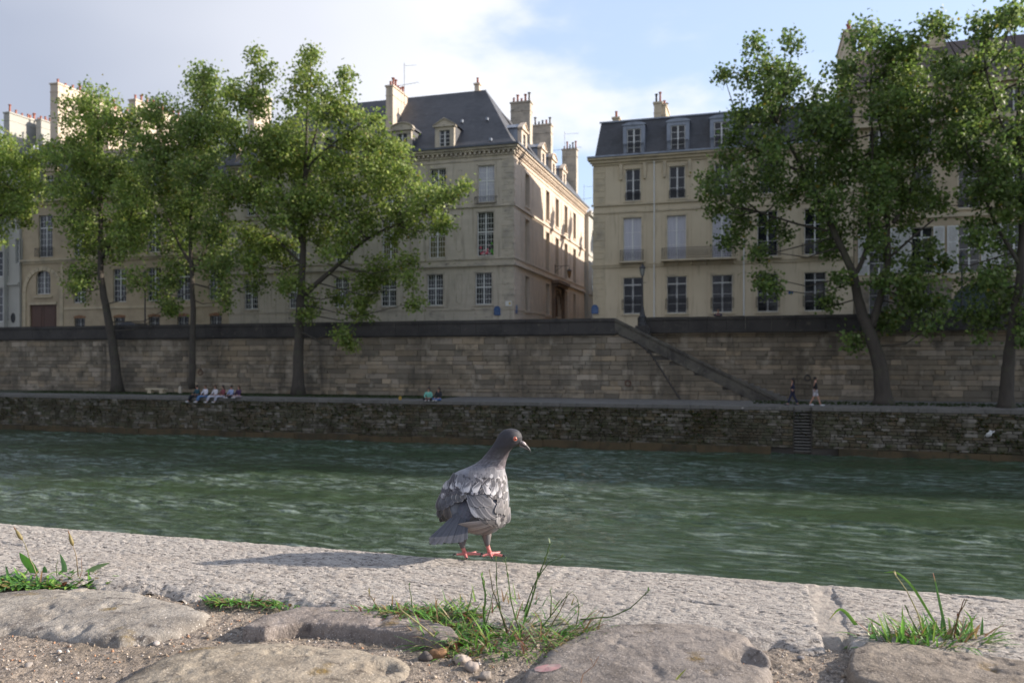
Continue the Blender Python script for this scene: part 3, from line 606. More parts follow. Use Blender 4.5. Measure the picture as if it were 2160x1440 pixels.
# roof
RZ, EZ = 27.1, 19.9
rf = MB(); yr = 7.0; x0r = WC-5.2; bell = .9
prof = [(-.55, 19.4), (0, 19.55), (bell, 20.3), (yr, RZ)]
for i in range(3):
    (ya, za), (yb, zb) = prof[i], prof[i+1]
    fa = lambda y: (min(1, max(0, (y+.55)/(yr+.55))))
    xL = lambda y: -.2 + 4.2*fa(y)**1.1; xRr = lambda y: WC+.55 - 5.6*fa(y)
    rf.quad((xL(ya), ya, za), (xRr(ya), ya, za), (xRr(yb), yb, zb), (xL(yb), yb, zb))
    rf.quad((xRr(ya), ya, za), (xRr(ya), 2*yr+.6-ya, za), (xRr(yb), 2*yr+.6-yb, zb), (xRr(yb), yb, zb))
    rf.quad((xL(ya), 2*yr+.6-ya, za), (xRr(ya), 2*yr+.6-ya, za), (xRr(yb), 2*yr+.6-yb, zb), (xL(yb), 2*yr+.6-yb, zb))
    rf.quad((xL(ya), ya, za), (xL(ya), 2*yr+.6-ya, za), (xL(yb), 2*yr+.6-yb, zb), (xL(yb), yb, zb))
rf.quad((xL(yr), yr, RZ), (xRr(yr), yr, RZ), (xRr(yr), yr+.6, RZ), (xL(yr), yr+.6, RZ))
WR = 25.0                                                                # wing along the street
rf.quad((WC+.5, 8, 19.45), (WC+.5, DC+.2, 19.45), (WC-3.6, DC+.2, WR), (WC-3.6, 8, WR)); rf.quad((WC-3.6, 8, WR), (WC-3.6, DC+.2, WR), (WC-9, DC+.2, 19.9), (WC-9, 8, 19.9)); rf.add([(WC+.5, DC+.2, 19.45), (WC-9, DC+.2, 19.9), (WC-3.6, DC+.2, WR)], [(0, 1, 2)])
rf.build('roof', M['slate'], bC)
g = MB(); g.box(-.2, WC+.62, -.66, -.5, 19.38, 19.56); g.box(WC+.51, WC+.64, -.499, DC+.2, 19.38, 19.56); g.build('gutter', M['gutter'], bC)
g = MB(); g.tube([(xL(yr), yr+.3, RZ+.02), (xRr(yr), yr+.3, RZ+.02)], .1, 6); g.build('ridge', M['gutter'], bC)
for i, px in enumerate((556, 655, 750, 843, 933)):
    dormer(bC, None, PX(px+2), 19.75, w=1.9, h=1.95, ped='seg' if i % 2 else 'tri', wz=(.15, 1.65), ww=1.05)
for i, p in enumerate((4.6, 12.0, 16.6, 21.8)):
    dormer(bC, tfC, p, 19.6, w=1.9, h=2.3, ped='tri' if i % 2 == 1 or i == 0 else 'seg', wz=(.3, 2.0), ww=.95, m='warm_wall', roof='zinc')
sk = MB()
for px, py in ((700, 240), (775, 250), (838, 238), (900, 225), (950, 220), (1005, 215), (1030, 300)):
    yy = 3.2 if py < 260 else .8; zz = 20.3+(yy-bell)*(RZ-20.3)/(yr-bell); x = PX(px)
    sk.box(x-.1, x+.1, yy-.25, yy+.1, zz-.05, zz+.22); 
sk.build('roof_vents', M['zinc'], bC)
def XL(px, T): return S(px, T) - XC0
chimney(bC, XL(815, 73), 2.9, 21.0, 27.1, .75, 3.5, 6, 'y', 'warm_wall', 2, mixm='terracotta')
chimney(bC, XL(1003, 77.3), 7.0, 26.5, 27.9, .5, .5, 1, 'x', 'warm_wall', 3)
chimney(bC, XL(1077, 82), 12, 20, Z(1077, 216, 82), S(1118, 82)-S(1077, 82), 1.0, 5, 'x', 'trim_grey', 4)
chimney(bC, XL(1123, 91), 21, 20, Z(1123, 264, 91), S(1162, 91)-S(1123, 91), 1.0, 5, 'x', 'trim_grey', 5)
chimney(bC, XL(1186, 101), 30.9, 19, Z(1186, 315, 101), S(1216, 101)-S(1186, 101), 1.0, 5, 'x', 'trim_grey', 6)
chimney(bC, XL(527, 76), 5.5, 20, Z(527, 190, 75.5), .9, 3.2, 4, 'y', 'warm_wall', 7, mixm='terracotta')
# ---- building D: pale house farther down the street ----
bD = ste('street_house', -20.2-9, TB+DC+.3, 0, 'pale plain house beyond the mansion at the end of the side street', 'building')
tfD = lambda p, q, z: (9 - q, p, z)
g = MB(tfD); dops = [(2.5+6*i, 4+6*i, za, zb) for i in range(3) for za, zb in ((4.2, 6.8), (9, 13), (14, 17))]; facade(g, 0, 20, 1.9, 19.0, dops); g.tf = None
g.quad((0, 0, 2), (9, 0, 2), (9, 0, 19), (0, 0, 19)); g.quad((0, 0, 19), (9, 0, 19), (9, 20, 19), (0, 20, 19)); g.build('wall', M['pale'], bD)
for o_ in dops: window(bD, tfD, *o_, rows=3, cols=2, y=.3)
g = MB(tfD); g.box(0, 20, -.35, -.001, 18.6, 19.15); g.box(0, 20, -.1, -.001, 8.4, 8.7); g.box(0, 20, -.1, -.001, 13.4, 13.6); g.build('cornice', M['pale'], bD)
g = MB(tfD); g.prism([(0, 19.2), (20, 19.2), (20, 20.4), (0, 20.4)], .6, 8); g.build('roof', M['zinc'], bD)
railing(bD, tfD, 2.2, 4.3, 8.9, .9, -.4, base=True, scroll=False)
# ---- building E: cream house with mansard, right of the street ----
XE0 = -13.4; WE = S(1800, TB) - XE0
bE = ste('cream_house', XE0, TB, 0, 'cream rendered house with dark mansard roof right of the side street', 'building')
PE = lambda px: S(px, TB) - XE0
wb = MB(); ops = []; wl = []
for i, px in enumerate((1334, 1427, 1523, 1619, 1719)):
    c = PE(px); w0 = .82 if i else .8
    for k, (za, zb) in enumerate(((3.95, 7.1), (8.55, 12.3), (13.75, 16.5))):
        c2 = c + (.02, 0, .05)[k]; w1 = (w0, w0-.02, w0-.17)[k]; ops.append((c2-w1, c2+w1, za, zb)); wl.append((c2-w1, c2+w1, za, zb, k, i))
facade(wb, 0, WE, 1.9, 17.2, ops); wb.quad((0, 0, 1.9), (0, 14, 1.9), (0, 14, 17.2), (0, 0, 17.2)); wb.quad((0, 14, 1.9), (WE, 14, 1.9), (WE, 14, 17.2), (0, 14, 17.2)); wb.quad((WE, 0, 1.9), (WE, 14, 1.9), (WE, 14, 17.2), (WE, 0, 17.2)); wb.quad((0, .8, 2), (WE, .8, 2), (WE, .8, 17), (0, .8, 17)); wb.build('wall', M['cream'], bE)
t = MB(); t.box(-.12, WE, -.1, -.001, 8.0, 8.2); t.box(-.2, WE, -.16, -.001, 8.2, 8.3); t.box(-.1, WE, -.08, -.001, 12.75, 12.9); t.box(-.16, WE, -.14, -.001, 13.4, 13.56)
t.box(-.12, WE, -.12, -.001, 16.95, 17.15); t.box(-.25, WE, -.3, -.002, 17.151, 17.4); t.box(-.45, WE, -.5, .3, 17.401, 17.62)
z = 2.3; i = 0
while z < 16.8:
    if not (7.7 < z < 8.2 or 12.5 < z < 13.3): t.box(-.03, 1.05, -.035, -.001, z, z+.5)
    z += .54
for (a, c, za, zb, k, i) in wl:
    surround(t, a, c, za, zb, .17, .03, sill=k != 1)
    t.box(c+.42, c+.46, -.02, -.001, za-.2, zb+.35); t.box(a-.46, a-.42, -.02, -.001, za-.2, zb+.35)
    if k == 2: t.prism([(a-.55, 16.94), (a-.25, 16.94), (a-.3, 15.6), (a-.5, 15.6)], -.2, -.003); t.prism([(c+.25, 16.94), (c+.55, 16.94), (c+.5, 15.6), (c+.3, 15.6)], -.2, -.003)
t.build('cornice', M['trim'], bE)
for (a, c, za, zb, k, i) in wl:
    o = window(bE, None, a, c, za, zb, rows=[4, 3, 3][k], cols=2, tr=.8 if k == 0 else None, glass='blind' if (k == 1 and i < 3) else 'glass', bars=(k == 0 and i < 5))
    if k == 2: railing(bE, None, a-.02, c+.02, za, .72, -.04, ret=False)
    if k == 0: railing(bE, None, a-.1, c+.1, za+.35, .9, -.12, scroll=False)
railing(bE, None, PE(1310), PE(1358), 8.5, .95, -.45, base=True); railing(bE, None, PE(1398), PE(1551), 8.5, .95, -.75, base=True)
for px in (1619, 1719): railing(bE, None, PE(px)-1, PE(px)+1, 8.5, .95, -.35, base=True)
for px in (1380, 1569): pipe(bE, None, PE(px), 2, 17.1)
mr_ = MB(); mr_.quad((.1, .0, 17.63), (WE, .0, 17.63), (WE, .9, 21.0), (.55, .9, 21.0)); mr_.quad((.1, 0, 17.63), (.55, .9, 21.0), (.55, 13, 21.0), (.1, 14, 17.63)); mr_.build('mansard_roof', M['slate'], bE)
g = MB(); g.quad((.5, .85, 21.02), (WE, .85, 21.02), (WE, 7, 22.6), (2.2, 7, 22.6)); g.add([(.5, .85, 21.02), (2.2, 7, 22.6), (.5, 13, 21.02)], [(0, 1, 2)]); g.quad((2.2, 7, 22.6), (WE, 7, 22.6), (WE, 13, 21.02), (.5, 13, 21.02)); g.box(-.45, WE, -.6, -.5, 17.58, 17.72); g.box(.4, WE, .78, .9, 20.93, 21.05); g.build('zinc_roof', M['zinc'], bE)
for i, px in enumerate((1337, 1430, 1522, 1615, 1712)):
    x = PE(px); b_ = MB(); b_.box(x-.95, x-.62, .02, .9, 17.75, 20.3); b_.box(x+.62, x+.95, .02, .9, 17.75, 20.3); b_.box(x-.62, x+.62, .03, .9, 20.0, 20.3)
    arc = [(x+1.05*math.cos(q), 20.3+.3*math.sin(q)) for q in np.linspace(0, math.pi, 9)]; b_.prism(arc, -.05, 1.0)
    o = b_.build('dormer', M['zinc'], bE); window(o, None, x-.6, x+.6, 17.8, 20.0, rows=4, cols=2, y=.1, name='dormer_window'); railing(o, None, x-.9, x+.9, 17.75, .95, -.08, ret=False, scroll=False, name='dormer_railing')
chimney(bE, S(1296, 76)-XE0, 5, 20.8, Z(1300, 248, 75.5)-.1, .6, .6, 1, 'x', 'cream', 8)
chimney(bE, S(1382, 76)-XE0, 5, 20.8, Z(1382, 219, 75.5), .7, .9, 2, 'x', 'cream', 9); chimney(bE, S(1398, 76)-XE0, 5.2, 20.8, Z(1400, 219, 75.5)-.1, .35, 3.2, 3, 'y', 'cream', 10)
# ---- building F: tall house with white shutters at the right ----
XF0 = S(1802, TB); WF = 26 - XF0
bF = ste('shuttered_house', XF0, TB, 0, 'tall house at the right with white shutters, arched green door and brown tiled roof', 'building')
PF = lambda px: S(px, TB) - XF0
wb = MB(); ops = []; wl = []
for i, px in enumerate((1855, 1945, 2045, 2140, 2235)):
    c = PF(px)
    for k, (za, zb) in enumerate(((3.4, 6.0), (6.75, 10.4), (11.75, 15.2), (16.2, 18.3), (18.95, 20.9))):
        if k == 0 and i in (2,): continue
        ops.append((c-.75, c+.75, za, zb)); wl.append((c-.75, c+.75, za, zb, k, i))
dA, dB = PF(2008), PF(2108); ops.append((dA, dB, 1.95, 5.9))
facade(wb, 0, WF, 1.9, 21.5, ops, dep=.4); xc = (dA+dB)/2; rr = (dB-dA)/2; zc = 5.9-1.7
for sgn in (-1, 1):
    for i in range(7):
        a0 = math.pi/2*i/7; a1 = math.pi/2*(i+1)/7; p0 = (xc+sgn*rr*math.cos(a0), zc+1.7*math.sin(a0)); p1 = (xc+sgn*rr*math.cos(a1), zc+1.7*math.sin(a1))
        wb.quad((p0[0], .001, p0[1]), (xc+sgn*rr, .001, p0[1]), (xc+sgn*rr, .001, p1[1]), (p1[0], .001, p1[1]))
wb.quad((0, 0, 1.9), (0, 14, 1.9), (0, 14, 21.5), (0, 0, 21.5)); wb.quad((WF, 0, 1.9), (WF, 14, 1.9), (WF, 14, 21.5), (WF, 0, 21.5)); wb.quad((0, 14, 1.9), (WF, 14, 1.9), (WF, 14, 21.5), (0, 14, 21.5)); wb.quad((0, .8, 2), (WF, .8, 2), (WF, .8, 21), (0, .8, 21)); wb.build('wall', M['tan_stone'], bF)
g = MB(); g.box(dA+.01, dB-.01, .3, .36, 1.9, 5.88); o = g.build('carriage_door', M['green_door'], bF)
g = MB()
blocks(g, 0, WF, 2.0, 6.25, -.03, (.3, .5), (.5, 1.3), .01, [(.26, .22, .16), (.22, .19, .145), (.29, .24, .18)], .03, holes=[(a, c, za, zb) for (a, c, za, zb) in ops if za < 6], seed=77, depth=.06); g.build('ground_floor_masonry', M['quay_block'], bF)
t = MB(); t.box(-.02, WF, -.18, -.001, 6.3, 6.6); t.box(-.02, WF, -.16, -.001, 11.1, 11.4); t.box(-.02, WF, -.1, -.001, 15.6, 15.85); t.box(-.1, WF, -.5, -.001, 18.45, 18.8); t.box(-.1, WF, -.4, .3, 21.3, 21.6)
for (a, c, za, zb, k, i) in wl:
    if k: surround(t, a, c, za, zb, .12, .03, sill=k != 1)
t.build('cornice', M['trim'], bF)
for (a, c, za, zb, k, i) in wl:
    if k == 0: window(bF, None, a, c, za, zb, rows=3, cols=2, bars=True)
    else: window(bF, None, a, c, za, zb, rows=[0, 4, 3, 2, 2][k], cols=2, tr=.78 if k == 1 else None)
    if k == 1:
        for sx in (a-.82, c+.05):
            g = MB(); g.box(sx, sx+.07, -.1, -.045, za, zb); g.box(sx+.7, sx+.77, -.1, -.045, za, zb)
            for zz in (za, za+.75, zb-1.3, zb-.08): g.box(sx+.07, sx+.7, -.098, -.047, zz, zz+.09)
            zz = za+.12
            while zz < zb-.1: g.prism([(sx+.07, zz), (sx+.7, zz), (sx+.7, zz+.035), (sx+.07, zz+.035)], -.088, -.055); zz += .055
            g.build('shutter', M['white'], bF)
    if k in (2, 3): railing(bF, None, a-.05, c+.05, za, .75, -.06, ret=False)
railing(bF, None, PF(1925), PF(1975), 6.7, .95, -.6, base=True); railing(bF, None, .5, WF-.5, 18.82, .9, -.45, scroll=False)
g = MB(); g.quad((-.2, -.45, 21.6), (WF, -.45, 21.6), (WF, 6, 26.9), (-.2, 6, 26.9)); g.quad((-.2, 6, 26.9), (WF, 6, 26.9), (WF, 14, 21.6), (-.2, 14, 21.6)); [g.add([(x, -.45, 21.6), (x, 6, 26.9), (x, 14, 21.6)], [(0, 1, 2)]) for x in (-.2, WF)]; g.build('roof', M['tiles'], bF)
chimney(bF, -.65, 1.0, 17.6, Z(1795, 62, 71), .9, 6, 6, 'y', 'cream', 12); chimney(bF, PF(1990), 5.2, 25, 27.5, 1.2, .6, 1, 'x', 'cream', 13, mixm='terracotta')
for x in (3.5, 8.5, 13.5): dormer(bF, None, x, 22.3, w=1.5, h=1.3, ped='tri', y0=.8, m='cream', ww=.8, wz=(.1, 1.2), roof='tiles')
# ---- building B: tan house with the brown door at the left ----
XB0 = S(46, TB); WB = XC0 - XB0
bB = ste('tan_house', XB0, TB, 0, 'tan stone house with brown arched gateway and tall chimney walls, left of the mansion', 'building')
PB = lambda px: S(px, TB) - XB0
wb = MB(); ops = []; wl = []
c = PB(91); gate = (c-1.85, c+1.85, 1.95, 6.0); ops += [gate, (c-1.0, c+1.0, 7.15, 9.7)]; wl += [(c-1.0, c+1.0, 7.15, 9.7, 5, 0)]
c = PB(96); ops.append((c-.95, c+.95, 11.2, 15.8)); wl.append((c-.95, c+.95, 11.2, 15.8, 1, 0))
for i, px in enumerate((168, 252, 325, 386, 455)):
    c = PB(px)
    for k, (za, zb) in enumerate(((6.1, 9.6), (11.2, 15.2))): ops.append((c-.85, c+.85, za, zb)); wl.append((c-.85, c+.85, za, zb, k, i))
    ops.append((c-.7, c+.7, 3.2, 4.45)); wl.append((c-.7, c+.7, 3.2, 4.45, 4, i))
facade(wb, 0, WB, 1.9, 17.4, ops); wb.quad((0, 0, 1.9), (0, 14, 1.9), (0, 14, 17.4), (0, 0, 17.4)); wb.quad((0, .9, 1.9), (WB, .9, 1.9), (WB, .9, 17.4), (0, .9, 17.4)); wb.quad((0, 14, 1.9), (WB, 14, 1.9), (WB, 14, 17.4), (0, 14, 17.4))
gx = PB(91)
for sgn in (-1, 1):
    for i in range(7):
        a0 = math.pi/2*i/7; a1 = math.pi/2*(i+1)/7; p0 = (gx+sgn*1.0*math.cos(a0), 9.05+.65*math.sin(a0)); p1 = (gx+sgn*1.0*math.cos(a1), 9.05+.65*math.sin(a1))
        wb.quad((p0[0], .001, p0[1]), (gx+sgn, .001, p0[1]), (gx+sgn, .001, p1[1]), (p1[0], .001, p1[1]))
wb.build('wall', M['tan_stone'], bB)
t = MB(); t.box(0, WB, -.25, -.001, 10.75, 11.0); t.box(0, WB, -.12, -.001, 10.5, 10.74); t.box(PB(135), WB, -.08, -.001, 5.4, 5.65); t.box(0, WB, -.2, -.001, 16.9, 17.15); t.box(-.1, WB, -.5, .3, 17.2, 17.6); t.box(PB(132)-.2, PB(132)+.1, -.06, -.002, 2, 10.4)
for i in range(14):
    a0 = math.pi*i/14; a1 = math.pi*(i+1)/14-.02; q = [(gx+e*math.cos(a), 7.4+e*math.sin(a)) for a, e in ((a0, 2.35), (a1, 2.35), (a1, 2.8), (a0, 2.8))]; t.prism(q, -.1, -.003)
for sx in (-2.8, 2.35):
    z = 2.1
    while z < 7.2: t.box(gx+sx, gx+sx+.45, -.1, -.003, z, z+.5); z += .53
t.box(gx-1.9, gx+1.9, -.12, -.004, 6.0, 6.25); t.box(gx-1.3, gx+1.3, -.14, -.004, 6.75, 6.95)
t.build('cornice', M['trim'], bB)
g = MB()
for s2 in (-1, 1):
    g.box(gx+(.02 if s2 > 0 else -1.84), gx+(1.84 if s2 > 0 else -.02), .14, .2, 2, 5.98)
    for z0_, z1_ in ((2.3, 3.4), (3.6, 5.7)): g.box(gx+s2*.95-.6, gx+s2*.95+.6, .11, .139, z0_, z1_)
g.build('gate', M['door_wood'], bB)
g = MB()
for (a, c, za, zb, k, i) in wl:
    if k == 4: g.prism([(a-.1, zb), (c+.1, zb), (c+.05, zb+.22), ((a+c)/2, zb+.34), (a-.05, zb+.22)], -.03, -.002)
g.build('brick_lintels', M['brick'], bB)
for (a, c, za, zb, k, i) in wl:
    window(bB, None, a, c, za, zb, rows=[6, 7, 0, 0, 2, 4][k], cols=4, tr=.7 if k in (0, 1) else None, bars=k == 4, y=.2)
railing(bB, None, PB(96)-1.3, PB(96)+1.2, 11.25, .95, -.2, scroll=False)
g = MB(); g.quad((0, -.5, 17.6), (WB+.2, -.5, 17.6), (WB+.2, 1.6, 22.0), (0, 1.6, 22.0)); g.quad((0, 1.6, 22.0), (WB, 1.6, 22.0), (WB, 7, 24.5), (0, 7, 24.5)); g.quad((0, 7, 24.5), (WB, 7, 24.5), (WB, 14, 17.6), (0, 14, 17.6)); g.build('roof', M['slate'], bB)
g = MB()
for x in (.03, WB-.03): g.add([(x, -.5, 17.58), (x, 1.6, 21.98), (x, 7, 24.48), (x, 14, 17.58)], [(0, 1, 2, 3)])
g.build('gable', M['tan_stone'], bB)
for px in (100, 190, 300, 400): dormer(bB, None, PB(px), 18.0, w=1.9, h=2.6, ped='seg', m='tan_stone', wz=(.2, 2.2), y1=1.6)
def XB(px, T): return S(px, T) - XB0
for k, (px, py, T, wx, wy, pots) in enumerate(((106, 176, 73, 1.1, 9.5, 9), (272, 210, 73.5, .9, 5.5, 6), (216, 228, 78, .9, 4, 4), (330, 235, 77, .9, 4.5, 5))):
    chimney(bB, XB(px, T), T-TB, 19, Z(px, py, T), wx, wy, pots, 'y', 'warm_wall', 20+k, mixm='terracotta')
# ---- building A: pale house at the left edge ----
XA0 = -88.0; WA = XB0 - XA0
bA = ste('pale_house', XA0, TB-.3, 0, 'pale rendered house cut by the left edge of the picture', 'building')
PA = lambda px: S(px, TB-.3) - XA0
wb = MB(); ops = []
for px in (6, -90):
    c = PA(px)
    for za, zb in ((4.2, 8.0), (9.2, 12.0), (14, 17.4), (18.5, 20.2)): ops.append((c-1.0, c+.8, za, zb))
c = PA(38); ops.append((c-.35, c+.35, 10.6, 13.3))
facade(wb, 0, WA, 1.9, 21.3, ops); wb.quad((WA-.012, 0, 1.9), (WA-.012, 14, 1.9), (WA-.012, 14, 21.3), (WA-.012, 0, 21.3)); wb.quad((0, 0, 1.9), (0, 14, 1.9), (0, 14, 21.3), (0, 0, 21.3)); wb.quad((0, .8, 2), (WA, .8, 2), (WA, .8, 21), (0, .8, 21)); wb.quad((0, 14, 2), (WA, 14, 2), (WA, 14, 21.3), (0, 14, 21.3)); wb.build('wall', M['pale'], bA)
for o_ in ops: window(bA, None, *o_, rows=4, cols=2)
t = MB(); t.box(PA(15), PA(17), -.5, -.001, 1.95, 19); t.box(PA(17), WA, -.2, -.002, 8.2, 8.5); t.box(0, WA, -.4, .2, 21.2, 21.5); t.build('cornice', M['pale'], bA)
t = MB(); t.lathe([(.001, 0), (.42, 0), (.42, .05), (.3, .06), (.3, .02)], 16); v_ = t.v; t.v = [(PA(28)+p[0]*.7, -.01-p[2], 4.6+p[1]*1.3) for p in v_]; t.build('oval_vent', M['iron'], bA)
g = MB(); g.quad((0, -.3, 21.5), (WA, -.3, 21.5), (WA, 2, 24.2), (0, 2, 24.2)); g.quad((0, 2, 24.2), (WA, 2, 24.2), (WA, 7, 25.6), (0, 7, 25.6)); g.quad((0, 7, 25.6), (WA, 7, 25.6), (WA, 14, 21.5), (0, 14, 21.5)); g.build('roof', M['slate'], bA)
g = MB(); g.add([(WA-.03, -.3, 21.48), (WA-.03, 2, 24.18), (WA-.03, 7, 25.58), (WA-.03, 14, 21.48)], [(0, 1, 2, 3)]); g.build('gable', M['zinc'], bA)
for k, (px, py, T, wx, wy, pots) in enumerate(((8, 237, 76, .9, 6, 7), (54, 250, 79, .8, 3, 5), (76, 252, 79, .8, 4, 6))):
    chimney(bA, S(px, T)-XA0, T-TB+.3, 20, Z(px, py, T), wx, wy, pots, 'y', 'pale', 30+k, mixm='terracotta')
# unseen cream house copies, added beyond the frame and stretched to shade the quay
def copy_tree(o, parent=None):
    c = o.copy(); C.objects.link(c); c.parent = parent
    for ch in o.children: copy_tree(ch, c)
    return c
for i in range(4):
    c = copy_tree(bE); c.name = 'cream_house'; c.location = wp(26 + 21.2*i, TB, 0); c.scale = (1, 1, 1.5)
    c['label'] = ('first', 'second', 'third', 'fourth')[i] + ' unseen house added beyond the shuttered house to shade the quay'; c['group'] = 'unseen houses added to shade the quay'

# unseen house and chimneys added behind the cream one to shade the street wall
g = MB(); g.box(0, 16, 14.5, 60, 1.9, 15.9); h = ste('shading_rear_house', XE0, TB, 0, 'unseen house added behind the cream one to shade the side street', 'building'); g.build('wall', M['cream'], h)
g = MB(); g.prism([(-.3, 15.402), (16, 15.402), (14, 17.2), (3, 17.2), (1.5, 16.6)], 14.4, 60); g.build('roof', M['zinc'], h)
for p, hh in ((18, 19.6), (23, 18.6), (27, 20.4), (33, 19), (38, 20.0), (46, 19.6)): chimney(h, .3, p, 19, hh, 3.5, .9, 4, 'x', 'cream', int(p))
# ================= TREES =================
def PT(px, py, T): l = lam(px, T); return Vector((l*(px-1080)/F_PX, l, -l*(py-HOR)/F_PX))
def tree(T, trunk, limbs, blobs, label, seed, dens=1.0, tint=(1, 1, 1)):
    g = np.random.RandomState(seed); r = random.Random(seed)
    base = PT(trunk[0][0], trunk[0][1], T); base.z = ZP
    root = empty('quay_tree', base, 0, label, 'tree', 'trees along the lower quay')
    mb = MB(); sc = lam(trunk[0][0], T)/F_PX
    def curve(pts, r0, r1, n=8, depth=0.0):
        P = [PT(p[0], p[1], T) + Vector((0, depth*i/(len(pts)-1), 0)) - base for i, p in enumerate(pts)]
        out = []
        for i in range(len(P)-1):
            for k in range(4):
                u = k/4; a = P[max(i-1, 0)]; b_ = P[i]; c = P[i+1]; d = P[min(i+2, len(P)-1)]
                out.append(0.5*((2*b_)+(-a+c)*u+(2*a-5*b_+4*c-d)*u*u+(-a+3*b_-3*c+d)*u**3) + Vector((r.uniform(-.03, .03), r.uniform(-.03, .03), 0)))
        out.append(P[-1]); m = len(out)
        rad = [r0+(r1-r0)*(i/(m-1))**.8 for i in range(m)]
        if depth == 0.0 and out[0].z < .3: rad[0] *= 1.45; rad[1] *= 1.12; out[0].z = -.15
        mb.tube(out, rad, n); return out
    skel = curve(trunk, *TR) if False else curve(trunk, trunk_r(trunk, sc), .07, 12)
    nodes = list(skel[6:])
    for lb in limbs:
        pts, w0 = lb; d = r.uniform(-2, 2) or 1; o_ = curve(pts, w0*sc/2, .05, 8, d); nodes += o_[2:]
    V = []; Fc = []; Cl = []
    tw = []
    mids = [((a[0]+b_[0])/2, (a[1]+b_[1])/2, .8*min(a[2], b_[2])) for i, a in enumerate(blobs) for b_ in blobs[i+1:] if 55 < math.hypot(a[0]-b_[0], a[1]-b_[1]) < 100 and min(a[2], b_[2]) > 30]
    r.shuffle(mids)
    for (bx, by, br) in blobs + (mids[:len(blobs)//4] if seed < 5 else []):
        c = PT(bx, by, T) - base; rad = br*lam(bx, T)/F_PX*.92
        c.y += g.uniform(-1, 1)*2.4
        # a branch from the skeleton to this mass of leaves
        cand = [q for q in nodes if q.z < c.z + .4] or nodes
        s_ = min(cand, key=lambda q: (q-c).length + max(0, c.z-q.z)*.0)
        mid = (s_+c)/2 + Vector((g.normal()*.25, g.normal()*.25, -.12*(c-s_).length)); pth = [s_, mid, c]
        if (c-s_).length > .4: mb.tube(pth, [.05+.012*rad, .04, .02], 5, cap=False)
        n = max(6, int(20*(rad/1.4)**2*dens))
        for i in range(n):
            d = g.normal(size=3); d /= np.linalg.norm(d); q = np.array(c) + d*rad*(.2+.85*g.rand()**.6)*np.array([1, 1.15, 1])
            tw.append((q, rad))
            if i % 3 == 0: mb.tube([c + Vector((g.normal()*.1, 0, 0)), (c+Vector(q))/2 + Vector((0, 0, .1)), Vector(q)], [.022, .015, .008], 4, cap=False)
    mb.build('trunk', M['bark'], root, True)
    Q = np.array([q for q, _ in tw]); nl = 42
    N_ = len(Q)*nl; cen = np.repeat(Q, nl, 0)
    off = g.normal(size=(N_, 3))*np.array([.36, .36, .30]); clump = np.repeat(g.normal(size=(len(Q), 3))*.22, nl, 0); k = g.rand(N_)[:, None]
    p = cen + off + clump*(k-.5)*2
    keep = p[:, 2] > .1; p = p[keep]; N_ = len(p)
    d1 = g.normal(size=(N_, 3)); d1[:, 2] -= .5; d1 /= np.linalg.norm(d1, axis=1)[:, None]
    nr = g.normal(size=(N_, 3)); d2 = np.cross(d1, nr); d2 /= np.linalg.norm(d2, axis=1)[:, None]
    L_ = (.09+.075*g.rand(N_))[:, None]; Wd = L_*.78
    bend = np.cross(d1, d2)*L_*.22
    V = np.stack([p, p+d1*L_*.8+d2*Wd+bend, p+d1*L_*2, p+d1*L_*.8-d2*Wd+bend], 1).reshape(-1, 3)
    Fc = np.arange(len(V)).reshape(-1, 4)
    base_c = np.array([[.135, .20, .05], [.105, .165, .045], [.17, .225, .06], [.085, .14, .04], [.155, .195, .085]]); yel = np.array([.24, .2, .03])
    ct = np.repeat(.72+.62*g.rand(len(Q)), nl)[keep]
    ci = base_c[g.randint(5, size=N_)]*ct[:, None]*1.25*(.85+.6*g.rand(N_))[:, None]*np.array([1.1, 1.03, .95])*np.array(tint)
    m = g.rand(N_) < .012; ci[m] = yel
    np_mesh('crown', V, Fc, M['leaf'], root, False, np.repeat(ci, 4, 0))
    return root
def trunk_r(tr, sc): return tr[0][2]*sc/2
t1b = [(200,240,60),(150,290,55),(250,270,55),(130,400,45),(190,350,70),(260,380,60),(180,450,55),(150,505,38),(250,470,50),(165,575,38),(225,530,34),(300,430,50),(300,520,42),(320,595,28),(340,640,20),(150,225,28),(290,235,32),(180,612,26),(118,330,30),(345,655,12)]
t2b = [(340,240,45),(340,330,60),(420,200,50),(450,175,34),(400,300,60),(450,270,55),(370,400,60),(440,380,60),(400,470,55),(350,490,45),(460,480,50),(335,585,32),(350,620,20),(475,590,36),(455,632,18),(500,555,26),(375,555,30),(440,540,36),(540,600,22),(415,160,16),(465,240,40)]
t3b = [(560,150,30),(540,125,14),(550,210,45),(640,140,30),(665,135,16),(650,205,55),(600,280,60),(700,260,46),(735,170,12),(735,205,16),(740,245,32),(560,320,50),(640,350,66),(720,330,60),(780,290,36),(830,325,42),(800,270,14),(560,400,55),(620,450,56),(700,420,62),(780,390,60),(850,385,52),(920,395,34),(955,425,20),(975,395,8),(900,460,42),(840,460,50),(760,480,52),(680,500,40),(590,520,46),(540,560,38),(640,600,28),(645,640,22),(655,665,12),(800,560,36),(860,555,30),(868,600,18),(868,635,10),(750,600,40),(760,655,30),(730,700,22),(742,725,8),(700,620,20),(500,420,42),(520,500,42),(500,300,45),(520,220,36),(480,180,26),(720,540,30),(940,470,16),(600,600,14)]
t0b = [(-20,330,60),(40,325,36),(30,400,44),(62,440,18),(25,455,28),(-40,420,60),(8,290,20),(70,385,20),(-60,500,50),(-90,300,70),(-80,600,40),(5,500,20),(30,425,30)]
